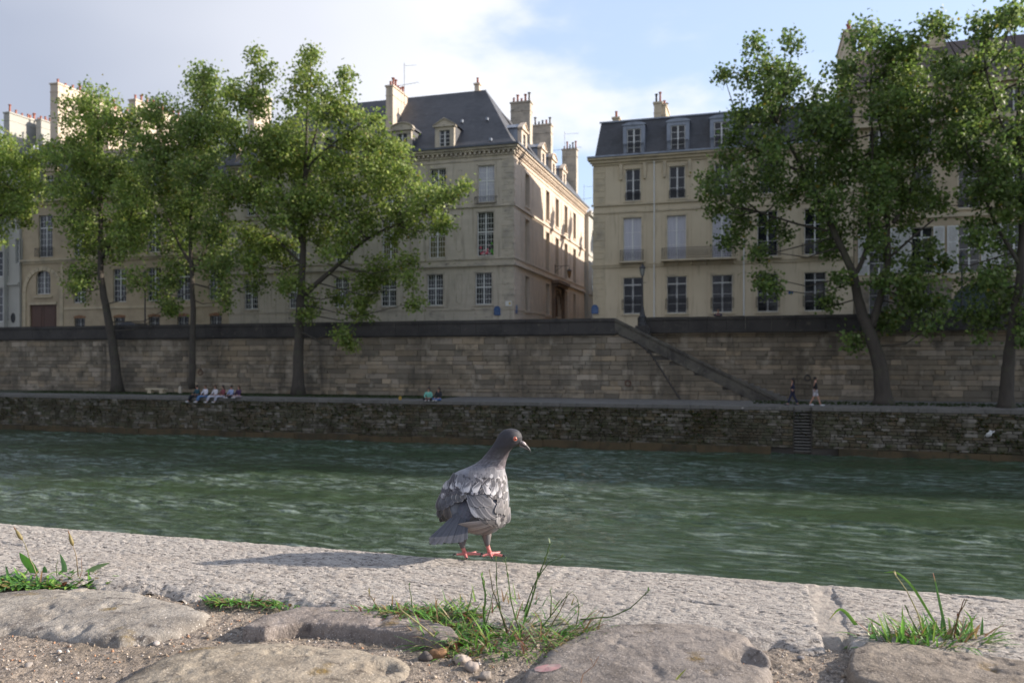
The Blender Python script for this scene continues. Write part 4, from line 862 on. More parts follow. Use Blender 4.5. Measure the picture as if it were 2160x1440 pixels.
t4b = [(1660,105,28),(1610,150,36),(1680,150,42),(1565,175,24),(1530,152,8),(1740,200,42),(1640,225,48),(1550,250,36),(1830,80,38),(1800,130,34),(1780,190,30),(1860,160,52),(1790,240,46),(1930,155,46),(1890,240,60),(1700,290,48),(1620,310,48),(1540,325,34),(1498,375,22),(1555,390,40),(1640,400,46),(1720,360,52),(1800,330,58),(1880,330,58),(1950,290,52),(1515,440,20),(1490,410,12),(1585,465,38),(1545,505,14),(1600,530,20),(1612,585,16),(1620,610,8),(1660,470,32),(1735,440,42),(1810,430,46),(1900,420,42),(1970,380,46),(1955,455,30),(1780,515,36),(1835,520,30),(1785,470,36),(1928,570,34),(1880,600,28),(1905,650,44),(1870,690,34),(1960,640,18),(1812,722,14),(1985,220,36),(1590,100,12),(1545,290,14),(1960,520,18),(1930,690,26),(1890,525,26),(1760,590,8),(1770,635,8)]
T4X = [(1885,120,28),(1920,90,18),(1860,60,14),(1905,190,34),(1650,180,40),(1720,250,40),(1600,220,36),(1760,300,40),(1850,250,44),(1900,300,40),(1820,380,40),(1860,470,34),(1700,400,40),(1610,350,40),(1960,330,40),(1930,230,40),(1860,110,30),(1760,170,24),(1890,380,40),(1830,600,18),(1910,620,34),(1580,420,30),(1640,130,26)]
t5b = [(1950,95,22),(2000,125,28),(2065,55,20),(2095,95,24),(2155,95,28),(1975,180,28),(2025,225,34),(2085,150,30),(2150,150,30),(2100,180,36),(2060,270,36),(2130,270,40),(2080,350,40),(2130,370,40),(2090,440,36),(2120,560,34),(2150,680,26),(2000,50,12),(1990,25,6),(2050,85,20),(2040,150,38),(2110,120,30),(2135,50,20),(2155,15,14),(2080,225,46),(2150,200,42),(2020,285,46),(2100,320,52),(2050,400,46),(2120,420,42),(2000,430,26),(2080,475,36),(2180,300,60),(2165,500,32),(2030,510,16),(2028,545,8),(2105,590,40),(2145,640,38),(2110,680,36),(2065,600,22),(2190,400,50),(2210,600,60),(2120,715,22),(2085,655,30),(2000,130,26),(2090,60,14)]
tree(58.0, [(248,824,22),(240,740),(226,660),(214,590),(212,520),(212,430),(208,330),(205,240)], [([(214,545),(250,500),(285,470),(310,420)],9), ([(212,450),(180,390),(155,320)],7), ([(210,400),(250,330),(262,270)],6)], t1b, 'tree with leaning curved trunk, leftmost whole trunk against the quay wall', 1, .95, (1.05, 1.05, .95))
tree(57.5, [(405,820,15),(406,740),(407,650),(405,580),(402,500),(405,400),(415,300),(430,200)], [([(407,570),(440,500),(470,450)],7), ([(404,560),(370,500),(345,430),(335,330)],7)], t2b, 'straight slim tree behind the group of seated people', 2, .92)
tree(57.2, [(629,828,26),(630,740),(632,660),(637,580),(640,480),(642,400),(646,300),(648,190)], [([(638,625),(680,585),(720,548),(770,500),(830,470),(900,440)],13), ([(640,400),(655,350),(700,310),(760,270)],7), ([(640,520),(600,430),(575,330),(560,220)],9), ([(642,360),(670,280),(680,210)],6), ([(640,560),(590,510),(530,440)],7)], t3b, 'broad tree with a long low limb reaching right over the quay wall', 3, 1.0, (1.06, 1.04, .9))
tree(58.0, [(-70,822,24),(-65,700),(-62,560),(-55,440),(-45,320)], [([(-60,520),(-10,450),(35,400)],9)], t0b, 'tree cut by the left edge, only its leafy side in view', 4, 1.05, (1.1, 1.1, .9))
tree(56.5, [(1864,852,36),(1858,790),(1845,730),(1825,680),(1810,630),(1800,580),(1765,500),(1730,430),(1690,350),(1640,260)], [([(1838,690),(1865,610),(1882,540),(1885,470),(1888,400),(1885,300),(1870,200)],19), ([(1885,470),(1930,400),(1955,320)],9), ([(1800,590),(1828,520),(1835,430),(1840,320),(1835,180)],12), ([(1700,370),(1640,330),(1570,290)],7), ([(1760,490),(1690,470),(1610,440)],7), ([(1880,540),(1920,500),(1950,470)],6)], t4b + T4X, 'big forked tree with thick leaning trunk at the right, before the cream house', 5, 1.0, (.72, .78, .76))
tree(54.8, [(2122,862,30),(2126,790),(2130,740),(2140,660),(2152,580),(2156,480),(2155,380),(2148,280),(2150,150)], [([(2152,560),(2110,500),(2075,440),(2040,350)],10), ([(2155,420),(2190,350),(2210,250)],9), ([(2150,330),(2100,260),(2060,160)],7)], t5b, 'tree at the right edge of the picture beside the quay wall', 6, 1.05, (.72, .78, .76))

# ================= STREET FURNITURE =================
def lamp(px, T, zb, ztop, label):
    o = ste('street_lamp', S(px, T), T, zb, label, 'street lamp', 'street lamps along the upper quay'); H = ztop-zb; mb = MB()
    mb.lathe([(.34, 0), (.34, .18), (.27, .22), (.27, .62), (.3, .66), (.2, .8), (.13, 1.2), (.1, 1.3), (.12, 1.34), (.075, 1.5), (.055, H-1.35), (.08, H-1.32), (.06, H-1.25), (.05, H-1.02)], 12)
    mb.box(-.28, .28, -.02, .02, H-1.55, H-1.51); mb.build('post', M['iron'], o)
    g = MB(); g.lathe([(.12, 0), (.2, .5)], 6, (0, 0, H-.98)); k = g.build('lantern_glass', mat('lantern_glass', (.22, .23, .22), .2), o)
    g = MB(); g.lathe([(.25, 0), (.25, .05), (.16, .2), (.1, .24), (.1, .3), (.03, .34), (.02, .46)], 6, (0, 0, H-.47)); g.lathe([(.13, 0), (.13, .04)], 6, (0, 0, H-1.01))
    for q in range(6): w = q*math.pi/3; g.tube([(.12*math.cos(w), .12*math.sin(w), H-.98), (.2*math.cos(w), .2*math.sin(w), H-.47)], .014, 4)
    g.build('lantern_frame', M['iron'], o); return o
o = ste('lamp_plinth', S(1354, 60.7), 60.75, 1.9, 'dark stone block carrying the lamp at the head of the stair', 'plinth'); mb = MB(); mb.box(-.55, .55, -.5, .5, .0, .45); mb.box(-.45, .45, -.42, .42, .451, .62); mb.build('block', M['quay_dark'], o)
lamp(1355, 60.7, 2.525, Z(1355, 553, 60.7), 'black lamp post at the head of the stair before the cream house')
lamp(306, 64.5, ZR, Z(306, 568, 64.5), 'black lamp post half hidden by leaves before the tan house')
lamp(2029, 63.5, ZR, Z(2029, 528, 63.5), 'black lamp post before the green arched door at the right')
o = ste('wall_lantern', XC1, TB+15.9, 9.3, 'hanging lantern on an iron bracket above the street portal', 'wall lantern'); mb = MB(); mb.tube([(0.01, 0, .9), (1.6, 0, .9), (1.6, 0, .5)], .03, 6); mb.tube([(0.01, 0, .3), (.8, 0, .88)], .02, 6); mb.box(0.002, .06, -.1, .1, .1, 1.1); mb.build('bracket', M['iron'], o)
mb = MB(); mb.lathe([(.1, -.75), (.26, 0)], 6, (1.6, 0, .3)); k = mb.build('lantern_glass', mat('amber_lantern_glass', (.2, .12, .05), .3), o); mb = MB(); mb.lathe([(.3, 0), (.2, .15), (.05, .25)], 6, (1.6, 0, .3)); mb.build('lantern_cap', M['iron'], o)
bench = ste('stone_bench', S(330, 57.2), 57.2, ZP, 'low pale stone bench on the grass between the two left trees', 'bench'); mb = MB(); mb.box(-.95, .95, -.25, .25, .33, .45); mb.build('seat', M['trim'], bench)
for sx in (-.6, .6): mb = MB(); mb.prism([(sx-.2, 0), (sx+.2, 0), (sx+.14, .329), (sx-.14, .329)], -.2, .2); mb.build('support', M['trim'], bench)
o = ste('bollard', S(380, 57.5), 57.5, ZP, 'short pale stone bollard left of the straight slim tree', 'bollard'); mb = MB(); mb.lathe([(.15, 0), (.13, .5), (.12, .58), (.05, .64)], 10); mb.build('post', M['trim_grey'], o)
def ring(px, py, T, r_, m, label):
    o = ste('mooring_ring', S(px, T), T-.05, Z(px, py, T), label, 'mooring ring', 'iron rings in the quay wall'); mb = MB(); mb.tube([(r_*math.cos(q*math.pi/8), -.05, r_*math.sin(q*math.pi/8)) for q in range(17)], .035, 6, cap=False); mb.build('ring', m, o)
    mb = MB(); mb.box(-.05, .05, -.06, .1, r_-.06, r_+.08); mb.build('staple', M['iron'], o)
rust = mat('rusty_iron', (.12, .05, .03), .8, n=[(9, 4, .4, .7, (.06, .03, .02))])
ring(1325, 808, TWL, .2, rust, 'rusty iron ring in the wall below the stair head'); ring(424, 785, TWL, .22, rust, 'rusty iron ring in the wall right of the slim tree'); ring(1703, 797, TWR, .2, M['iron'], 'dark iron ring in the set-back wall above the walking man')
o = ste('plastic_bag', S(2085, TE), TE-.12, Z(2085, 914, TE), 'crumpled white plastic bag caught on the mossy river wall', 'plastic bag'); mb = MB(); g = np.random.RandomState(2)
mb.ball((0, 0, 0), (.17, .06, .07), 12, 8); mb.v = [(x+.12*g.normal()*.4, y+.03*g.normal(), z+x*.75+.05*g.normal()) for x, y, z in mb.v]; mb.build('bag', M['white'], o)
o = ste('yellow_box', S(844, TE+.8), TE+.8, ZP+.01, 'small yellow carton standing alone on the lower quay', 'carton'); mb = MB(); mb.box(-.09, .09, -.06, .06, 0, .2, (1, 1, 1)); mb.prism([(-.09, .201), (.09, .201), (.02, .27), (-.02, .27)], -.06, .06); mb.build('carton', mat('yellow_card', (.4, .26, .04), .7, n=[(20, 3, .5, .7, (.25, .12, .03))]), o)
blue = mat('blue_enamel', (.02, .07, .2), .35, n=[(9, 3, .5, .8, (.03, .09, .16))])
def sign(px, py, T, w, h, label, side=None, green=True):
    if side is None: o = ste('street_sign', S(px, T), T-.04, Z(px, py, T), label, 'street sign', 'blue street name plates')
    else: o = ste('street_sign', XC1+.04, side, Z(px, py, side), label, 'street sign', 'blue street name plates', rz=math.pi/2)
    mb = MB(); mb.box(-w/2, w/2, -.02, .02, -h/2, h*.25); mb.prism([(w*.42*math.cos(q), h*.25+.002+h*.25*math.sin(q)) for q in np.linspace(0, math.pi, 9)], -.02, .02); mb.build('plate', blue, o)
    mb = MB()
    for zz in (.12, -.1, -.3): mb.box(-w*(.36 if zz < .1 else .18), w*(.36 if zz < .1 else .18), -.028, -.0205, zz*h-.025, zz*h+.02)
    k = mb.build('lettering', mat('dim_white_letters', (.16, .22, .32), .5), o)
sign(1049, 655, TB-.05, .62, .85, 'blue arched street plate on the grey mansion corner'); sign(1255, 652, TB-.05, .6, .8, 'blue arched street plate on the corner of the cream house'); sign(1084, 652, 0, .6, .8, 'blue street plate on the mansion wall facing the side street', side=TB+.8)
o = ste('house_number', S(1668, TB), TB-.05, Z(1668, 617, TB), 'small blue house number plate between two cream house windows', 'number plate'); mb = MB(); mb.box(-.18, .18, -.015, .02, -.11, .11); mb.build('plate', blue, o)
o = ste('house_number', S(2007, TB)-.1, TB-.13, Z(2007, 637, TB), 'small violet blue number plate left of the green door', 'number plate'); mb = MB(); mb.box(-.2, .2, -.015, .04, -.13, .13); mb.build('plate', blue, o)
o = ste('notice', S(1073, TB), TB-.06, Z(1073, 640, TB), 'small white and yellow notice near the mansion corner', 'notice'); mb = MB(); mb.box(-.28, .28, -.02, .02, -.22, .22); k = mb.build('plate', M['white'], o); mb = MB(); mb.box(.05, .2, -.026, -.0205, -.12, .12); mb.build('yellow_mark', mat('yellow_print', (.5, .33, .03), .6), k)
def antenna(px, py, T, H, label, w=1.3):
    z1 = Z(px, py, T); o = ste('antenna', S(px, T), T, z1-H, label, 'antenna', 'roof antennas'); mb = MB(); mb.tube([(0, 0, 0), (0, 0, H)], .025, 5); mb.build('mast', M['iron'], o)
    mb = MB(); mb.tube([(0, 0, H-.3), (w, 0, H-.35)], .015, 4); mb.tube([(-w*.9, 0, H-2.3), (w*1.2, 0, H-2.1)], .018, 4)
    for i in range(7): x = -w*.8+w*2*i/6; mb.tube([(x, -.25, H-2.2), (x, .25, H-2.2)], .01, 4)
    mb.build('aerial', M['iron'], o)
antenna(853, 133, 75, 6.5, 'tall thin antenna by the mansion chimney wall'); antenna(1191, 278, 100, 6, 'thin antenna behind the street chimneys', 1.8); antenna(1232, 390, 125, 6.5, 'far thin antenna over the street house', 1.6); antenna(176, 170, 74, 4, 'antenna over the tan house chimneys', 1.2)
# flowers behind the pane
o = ste('window_flowers', S(1027, TB+.1), TB+.13, Z(1027, 536, TB), 'pink flowers with one green plant in the mansion window', 'flowers'); mb = MB(); g = np.random.RandomState(4)
for i in range(24):
    x = g.uniform(-.6, .65); mb.ball((x, -.02, abs(g.normal())*.3 + (.5 if i in (2, 3) else 0)), g.uniform(.07, .12), 6, 4, col=((.6, .1, .14) if g.rand() < .6 else (.5, .4, .4)) if not (x > .4) else (.08, .3, .03))
mb.build('blossoms', mat('petals', (1, 1, 1), .7), o)
# parked car behind the parapet
car = ste('parked_car', S(278, 64.2), 64.2, ZR, 'dark parked car, only its rounded roof showing above the parapet', 'car')
mb = MB(); prof = [(-2.05, .35), (-2.1, .75), (-1.9, .95), (-1.15, 1.02), (-.75, 1.4), (-.3, 1.57), (.5, 1.58), (1.1, 1.42), (1.55, 1.02), (2.0, .9), (2.1, .6), (2.05, .35)]
for y0, y1, k in ((-.8, .8, 1),): mb.prism(prof, y0, y1)
mb.prism([(x*.995, max(.36, z-.05) if z > 1 else z) for x, z in prof], -.86, -.8); mb.prism([(x*.995, max(.36, z-.05) if z > 1 else z) for x, z in prof], .8, .86); mb.build('body', mat('dark_car_paint', (.03, .03, .035), .3, coat=.5), car)
mb = MB(); mb.prism([(-1.0, 1.04), (-.68, 1.36), (-.28, 1.5), (.45, 1.51), (.98, 1.38), (1.35, 1.04)], -.868, -.861); mb.build('window', M['glass'], car)
for sx in (-1.3, 1.3):
    for sy in (-.78, .68): mb = MB(); mb.tube([(sx, sy-.1, .32), (sx, sy+.2, .32)], .32, 14); mb.build('wheel', M['iron'], car)

# ================= PEOPLE =================
def skin_obj(name, J, E_, m, parent, sub=1):
    ks = list(J); me = bpy.data.meshes.new(name); me.from_pydata([J[k][:3] for k in ks], [(ks.index(a), ks.index(b_)) for a, b_ in E_], [])
    o = bpy.data.objects.new(name, me); C.objects.link(o); o.parent = parent; me.materials.append(m)
    sm = o.modifiers.new('skin', 'SKIN'); sm.use_smooth_shade = True; sv_ = me.skin_vertices[0].data
    for i, k in enumerate(ks):
        rr = J[k][3]; sv_[i].radius = rr if isinstance(rr, tuple) else (rr, rr); sv_[i].use_root = (i == 0)
    ss = o.modifiers.new('sub', 'SUBSURF'); ss.levels = sub; ss.render_levels = sub
    return o
skin_m = mat('skin', (.42, .22, .15), .55, attr=False); hairs = {'dark': mat('dark_hair', (.018, .013, .01), .6, attr=False), 'brown': mat('brown_hair', (.07, .04, .02), .6, attr=False)}
_cl = {}
def cloth(c):
    if c not in _cl: _cl[c] = mat('cloth_%s' % ('_'.join(str(int(x*100)) for x in c)), c, .85, attr=False, n=[(14, 3, .45, .75, tuple(x*.75 for x in c))])
    return _cl[c]
def person(s, t, z, rz, pose, top, legs, label, hair='dark', long_hair=False, shorts=False, shoes=(.5, .5, .5), group=None, sc=1.0, lean=0.0):
    o = ste('person', s, t, z, label, 'person', group, rz); o.scale = (sc, sc, sc)
    P = dict(pelvis=(0, 0, .93), chest=(0, .01, 1.3), neck=(0, .01, 1.48), head=(0, -.02, 1.63), hip=.1, sh=.19)
    if pose == 'walk':
        kn = [(-.16, -.06, .5), (.12, .03, .5)]; ft = [(-.3, -.03, .07), (.33, .03, .1)]; el = [(.1, -.2, 1.12), (-.08, .2, 1.12)]; hd = [(-.02, -.2, .95), (.08, .2, .9)]
        hipax = (0, 1); toe = (-.16, 0)
    elif pose == 'edge':
        P.update(pelvis=(0, .12, .12), chest=(0, .16, .48), neck=(0, .13, .66), head=(0, .09, .8)); kn = [(-.28, -.28, .1), (-.12, -.3, .1)]; ft = [(-.5, -.34, -.3), (-.36, -.36, -.32)]
        el = [(-.28, .05, .34), (.25, .08, .32)]; hd = [(-.2, -.14, .22), (.08, -.12, .2)]; hipax = (1, 0); toe = (-.08, -.12)
    elif pose == 'cross':
        P.update(pelvis=(0, .1, .12), chest=(0, .12, .48), neck=(0, .09, .66), head=(.03, .06, .8)); kn = [(-.34, -.2, .14), (.34, -.2, .14)]; ft = [(.1, -.34, .06), (-.12, -.36, .06)]
        el = [(-.27, 0, .32), (.27, 0, .32)]; hd = [(-.12, -.22, .2), (.12, -.22, .2)]; hipax = (1, 0); toe = (.0, -.08)
    else:  # leaning on the parapet
        P.update(chest=(0, -.18, 1.22), neck=(0, -.26, 1.38), head=(0, -.32, 1.52)); kn = [(-.1, 0, .5), (.1, 0, .5)]; ft = [(-.1, .02, .07), (.1, .02, .07)]; el = [(-.3, -.42, 1.17), (.3, -.42, 1.17)]; hd = [(-.05, -.6, 1.22), (.05, -.6, 1.22)]; hipax = (1, 0); toe = (0, -.14)
    pe, ch, ne, he = P['pelvis'], P['chest'], P['neck'], P['head']; ax = hipax
    J = dict(pelvis=(*pe, .12), chest=(*ch, (.14, .1)), neck=(*ne, .055), jaw=((he[0]+ne[0])/2, (he[1]+ne[1])/2-.01, (he[2]+ne[2])/2+.02, .06), head=(*he, .095), crown=(he[0], he[1], he[2]+.09, .07)); E_ = [('pelvis', 'chest'), ('chest', 'neck'), ('neck', 'jaw'), ('jaw', 'head'), ('head', 'crown')]
    JT = dict(pelvis=(pe[0], pe[1], pe[2]+.02, .135), chest=(*ch, (.165, .12)), neck=(ne[0], ne[1], ne[2]-.06, .075)); ET = [('pelvis', 'chest'), ('chest', 'neck')]
    JL = dict(pelvis=(pe[0], pe[1], pe[2], .13)); EL = []
    for i, sg in enumerate((-1, 1)):
        h = (pe[0]+ax[0]*.1*sg, pe[1]+ax[1]*.1*sg, pe[2]-.05); sh = (ne[0]+ax[0]*.19*sg, ne[1]+ax[1]*.19*sg, ne[2]-.1); n = str(i)
        k, f, e, d = kn[i], ft[i], el[i], hd[i]; tt = (f[0]+toe[0], f[1]+toe[1], f[2]-.04)
        J.update({'h'+n: (*h, .085), 'k'+n: (*k, .055), 'f'+n: (*f, .04), 't'+n: (*tt, .033), 's'+n: (*sh, .055), 'e'+n: (*e, .04), 'd'+n: (*d, .028), 'g'+n: (d[0], d[1]-.05, d[2]-.05, .03)})
        E_ += [('pelvis', 'h'+n), ('h'+n, 'k'+n), ('k'+n, 'f'+n), ('f'+n, 't'+n), ('chest', 's'+n), ('s'+n, 'e'+n), ('e'+n, 'd'+n), ('d'+n, 'g'+n)]
        dm = tuple(e[q]+(d[q]-e[q])*.75 for q in range(3)); JT.update({'s'+n: (*sh, .075), 'e'+n: (*e, .058), 'd'+n: (*dm, .045)}); ET += [('chest', 's'+n), ('s'+n, 'e'+n), ('e'+n, 'd'+n)]
        if shorts: kk = tuple(h[q]+(k[q]-h[q])*.85 for q in range(3)); JL.update({'h'+n: (*h, .105), 'k'+n: (*kk, .095)}); EL += [('pelvis', 'h'+n), ('h'+n, 'k'+n)]
        else: fm_ = tuple(k[q]+(f[q]-k[q])*.9 for q in range(3)); JL.update({'h'+n: (*h, .1), 'k'+n: (*k, .08), 'f'+n: (*fm_, .065)}); EL += [('pelvis', 'h'+n), ('h'+n, 'k'+n), ('k'+n, 'f'+n)]
        mb = MB(); mb.ball((f[0]+toe[0]*.6, f[1]+toe[1]*.6, f[2]-.035), (.06+abs(toe[0])*.6, .06+abs(toe[1])*.6, .045), 8, 6); mb.build('shoe', cloth(shoes), o, True)
    skin_obj('body', J, E_, skin_m, o); skin_obj('top', JT, ET, cloth(top), o); skin_obj('shorts' if shorts else 'trousers', JL, EL, cloth(legs), o)
    fw = (-1, 0) if pose == 'walk' else (0, -1)
    mb = MB(); mb.ball((he[0]-fw[0]*.025, he[1]-fw[1]*.025, he[2]+.045), (.105, .105, .115), 10, 8)
    if long_hair: mb.ball((he[0]-fw[0]*.07, he[1]-fw[1]*.07, he[2]-.12), (.085, .08, .2), 8, 8)
    mb.build('hair', hairs[hair], o, True)
    mb = MB(); mb.ball((he[0]+fw[0]*.1, he[1]+fw[1]*.1, he[2]-.0), (.018, .018, .03), 6, 5); mb.build('nose', skin_m, o, True)
    return o
gp = 'people sitting in a row on the quay edge'
zk = ZP+.03
def sit(px, pose, top, legs, label, rz=0, t=TE-.02, **k): return person(S(px, TE), t, zk, rz, pose, top, legs, label, group=gp, **k)
sit(413, 'edge', (.02, .07, .09), (.015, .017, .025), 'person in dark teal top and black trousers, first of the row on the left', hair='dark', rz=-.35)
sit(431, 'edge', (.62, .6, .66), (.1, .19, .36), 'person in white shirt and blue jeans sitting beside the teal top', hair='brown', rz=-.25)
sit(452, 'edge', (.6, .57, .6), (.5, .5, .58), 'person all in white sitting before the slim tree', hair='brown', rz=-.35, long_hair=True)
sit(468, 'edge', (.2, .05, .06), (.42, .42, .5), 'person in red scarf top and light trousers in the row', hair='dark', rz=-.45, long_hair=True)
sit(486, 'cross', (.3, .36, .55), (.02, .02, .03), 'person in pale blue shirt with dark trousers in the row', hair='dark', rz=-.3)
sit(502, 'cross', (.06, .025, .07), (.3, .25, .27), 'person in purple top at the right end of the row', hair='brown', rz=-.3, long_hair=True)
gp = 'couple sitting on the quay edge'
sit(901, 'cross', (.16, .42, .33), (.02, .02, .025), 'person in mint green sweater sitting on the quay', hair='dark', rz=.2, t=TE+.2)
sit(921, 'cross', (.02, .02, .025), (.07, .14, .3), 'person in black top and blue jeans beside the mint sweater', hair='dark', rz=-.2, t=TE+.25, long_hair=True)
gp = None
person(S(1672, 54), 54, ZP, 0, 'walk', (.02, .022, .05), (.02, .022, .05), 'long haired person in navy walking left past the stair foot', long_hair=True, shoes=(.05, .05, .06), sc=.98)
person(S(1720, 54), 54, ZP, math.pi, 'walk', (.015, .015, .018), (.5, .48, .52), 'person in black top and white shorts walking with head down', shorts=True, shoes=(.6, .6, .62), sc=1.02)
person(S(1515, TWR+.9), TWR+.95, ZR+.13, 0, 'lean', (.02, .02, .05), (.05, .05, .06), 'person in dark top leaning on the parapet of the upper quay', hair='brown')
# ================= NEAR QUAY =================
M['kerb'] = mat('hammered_limestone', (.43, .388, .345), .95, spec=.25, n=[((26, 60, 26), 5, .47, .66, (.25, .22, .195)), ((75, 190, 75), 3, .53, .64, (.085, .075, .07)), (240, 2, .55, .68, (.52, .47, .43)), (5, 5, .52, .75, (.36, .31, .265)), (1.3, 4, .5, .75, (.31, .285, .265))], bump=[((60, 140, 60), .8, .006), (230, 1.0, .003)])
M['cobble'] = mat('worn_sandstone', (.30, .27, .235), .9, n=[(7, 6, .44, .62, (.18, .158, .135)), (2.5, 5, .5, .72, (.34, .305, .26)), (3.5, 6, .58, .68, (.15, .13, .11)), ((30, 60, 30), 5, .56, .68, (.11, .095, .085)), (11, 6, .6, .70, (.20, .145, .065)), (190, 3, .55, .7, (.17, .15, .13)), (300, 2, .6, .7, (.5, .46, .42))], bump=[(40, .8, .006), (170, .9, .0022)], attr_end=True, spec=.2)
M['sand'] = mat('gritty_soil', (.29, .235, .185), .95, n=[(120, 4, .45, .6, (.13, .105, .085)), (260, 3, .55, .65, (.44, .37, .31)), (12, 5, .52, .72, (.17, .135, .10))], bump=[(160, 1.0, .006), (50, .8, .008)])
T_OUT = 1.66
def t_in(s): return 1.285 + .035*s + .5*0
def kerb(s0, s1, label, seed, step=.0032):
    xs = np.arange(s0, s1+1e-6, step); nt_ = 190; us = np.linspace(0, 1, nt_)
    X, U = np.meshgrid(xs, us, indexing='ij')
    e_in = 1.30+.03*X - .035*fbm(X*2.2, 0*X+1, seed, 3) + .022*fbm(X*13, 0*X+5, seed+1, 3); e_out = T_OUT+.004*fbm(X*3, 0*X+2, seed+2, 3) + .005*fbm(X*30, 0*X, seed+3, 3)
    Y = e_in + (e_out-e_in)*U
    di = (Y-e_in); do = (e_out-Y); ds0 = X-s0+.006*fbm(Y*30, X*3, 4, 3); ds1 = s1-X+.006*fbm(Y*30, X*3, 7, 3)
    Zz = ZC + .005*fbm(X*1.6, Y*3, seed+5, 3) + .0014*fbm(X*16, Y*30, seed+6, 4) + .0022*np.minimum(0, fbm(X*90, Y*150, seed+7, 3)-.02)*2.2
    chip = np.clip(.05 + .09*fbm(X*5, Y*2, seed+8, 3), .008, 1)      # spalled inner edge
    Zz -= .028*np.exp(-np.clip(di, 0, 9)/(.012+.35*chip*.3)) * (1+.8*fbm(X*24, Y*24, seed+9, 3))
    Zz -= .008*np.exp(-np.clip(do, 0, 9)/.006) * (1+fbm(X*40, Y*40, seed+10, 2))
    for d_ in (ds0, ds1): Zz -= .012*np.exp(-np.clip(d_, 0, 9)/.0035)
    # a few scars and cracks
    g = np.random.RandomState(seed)
    for i in range(9):
        cx, cy, a = g.uniform(s0, s1), g.uniform(1.34, 1.64), g.uniform(-.5, .5); L_ = g.uniform(.02, .07); dx = (X-cx)*math.cos(a)+(Y-cy)*math.sin(a); dy = -(X-cx)*math.sin(a)+(Y-cy)*math.cos(a)+.006*fbm(X*50, Y*50, 3, 2)
        Zz -= .007*np.exp(-(dy/.0035)**2-(dx/L_)**2)
    v = np.stack([X.ravel(), Y.ravel(), Zz.ravel()], 1); f = grid_faces(len(xs), nt_)
    # skirts down each side
    n0 = len(v); k = len(xs); idx = np.arange(k)
    for uu in (0, nt_-1):
        top = idx*nt_+uu; sk = v[top].copy(); sk[:, 2] = -1.1 if uu else ZC-.09; b0 = len(v); v = np.vstack([v, sk]); bi = b0+idx
        f = np.vstack([f, np.stack([top[:-1], top[1:], bi[1:], bi[:-1]], 1)])
    for ii in (0, k-1):
        top = ii*nt_+np.arange(nt_); sk = v[top].copy(); sk[:, 2] = -1.1; b0 = len(v); v = np.vstack([v, sk]); bi = b0+np.arange(nt_)
        f = np.vstack([f, np.stack([top[:-1], top[1:], bi[1:], bi[:-1]], 1)])
    o = np_mesh('kerb_stone', v, f, M['kerb'], None, True); o.rotation_euler = (0, 0, -TH)
    tag(o, label, 'kerb stone', 'kerb stones of the near quay'); return o
js = .125
kerb(-2.2, js-.016, 'long pale kerb stone the pigeon stands on', 41); kerb(js+.016, 1.0, 'pale kerb stone right of the mortar joint', 51)
mb = MB(); mb.box(-60, -2.207, 1.31, T_OUT, -1.1, ZC-.004); mb.box(1.007, 60, 1.34, T_OUT, -1.1, ZC-.004); mb.box(-60, 60, 1.33, T_OUT-.02, -7, -1.102); o = mb.build('near_quay_wall', M['kerb']); o.rotation_euler = (0, 0, -TH); tag(o, 'near quay wall below the kerb stones, going down to the water', 'wall')
# mortar joint
xs = np.arange(js-.026, js+.0261, .003); ys = np.arange(1.315, 1.66, .003); X, Y = np.meshgrid(xs, ys, indexing='ij')
Zz = ZC-.0035+.005*fbm(X*40, Y*25, 3, 4)-1.3*np.clip(1.352-Y+.008*fbm(X*60, Y*9, 2, 2), 0, 1)+0*X
o = np_mesh('mortar_joint', np.stack([X.ravel(), Y.ravel(), Zz.ravel()], 1), grid_faces(len(xs), len(ys)), mat('crumbly_mortar', (.33, .29, .25), .95, n=[(60, 4, .5, .7, (.2, .17, .15))], bump=[(200, .8, .003)]), None, True); o.rotation_euler = (0, 0, -TH); tag(o, 'crumbling mortar joint between the two kerb stones', 'mortar joint')
# soil between the stones
def ground_z(X, Y):
    return -.4545 + .012*fbm(X*3.2, Y*3.2, 61, 3) + .006*fbm(X*14, Y*14, 62, 3) + .0035*fbm(X*60, Y*60, 63, 3) + .0022*np.abs(fbm(X*170, Y*170, 64, 2))
xs = np.arange(-1.25, 1.2, .0034); ys = np.arange(.82, 1.72, .0034); X, Y = np.meshgrid(xs, ys, indexing='ij')
tt = X*ST + Y*CT
o = np_mesh('sandy_ground', np.stack([X.ravel(), Y.ravel(), ground_z(X, Y).ravel()], 1), grid_faces(len(xs), len(ys), (tt < 1.36).ravel()), M['sand'], None, True); tag(o, kind='structure')
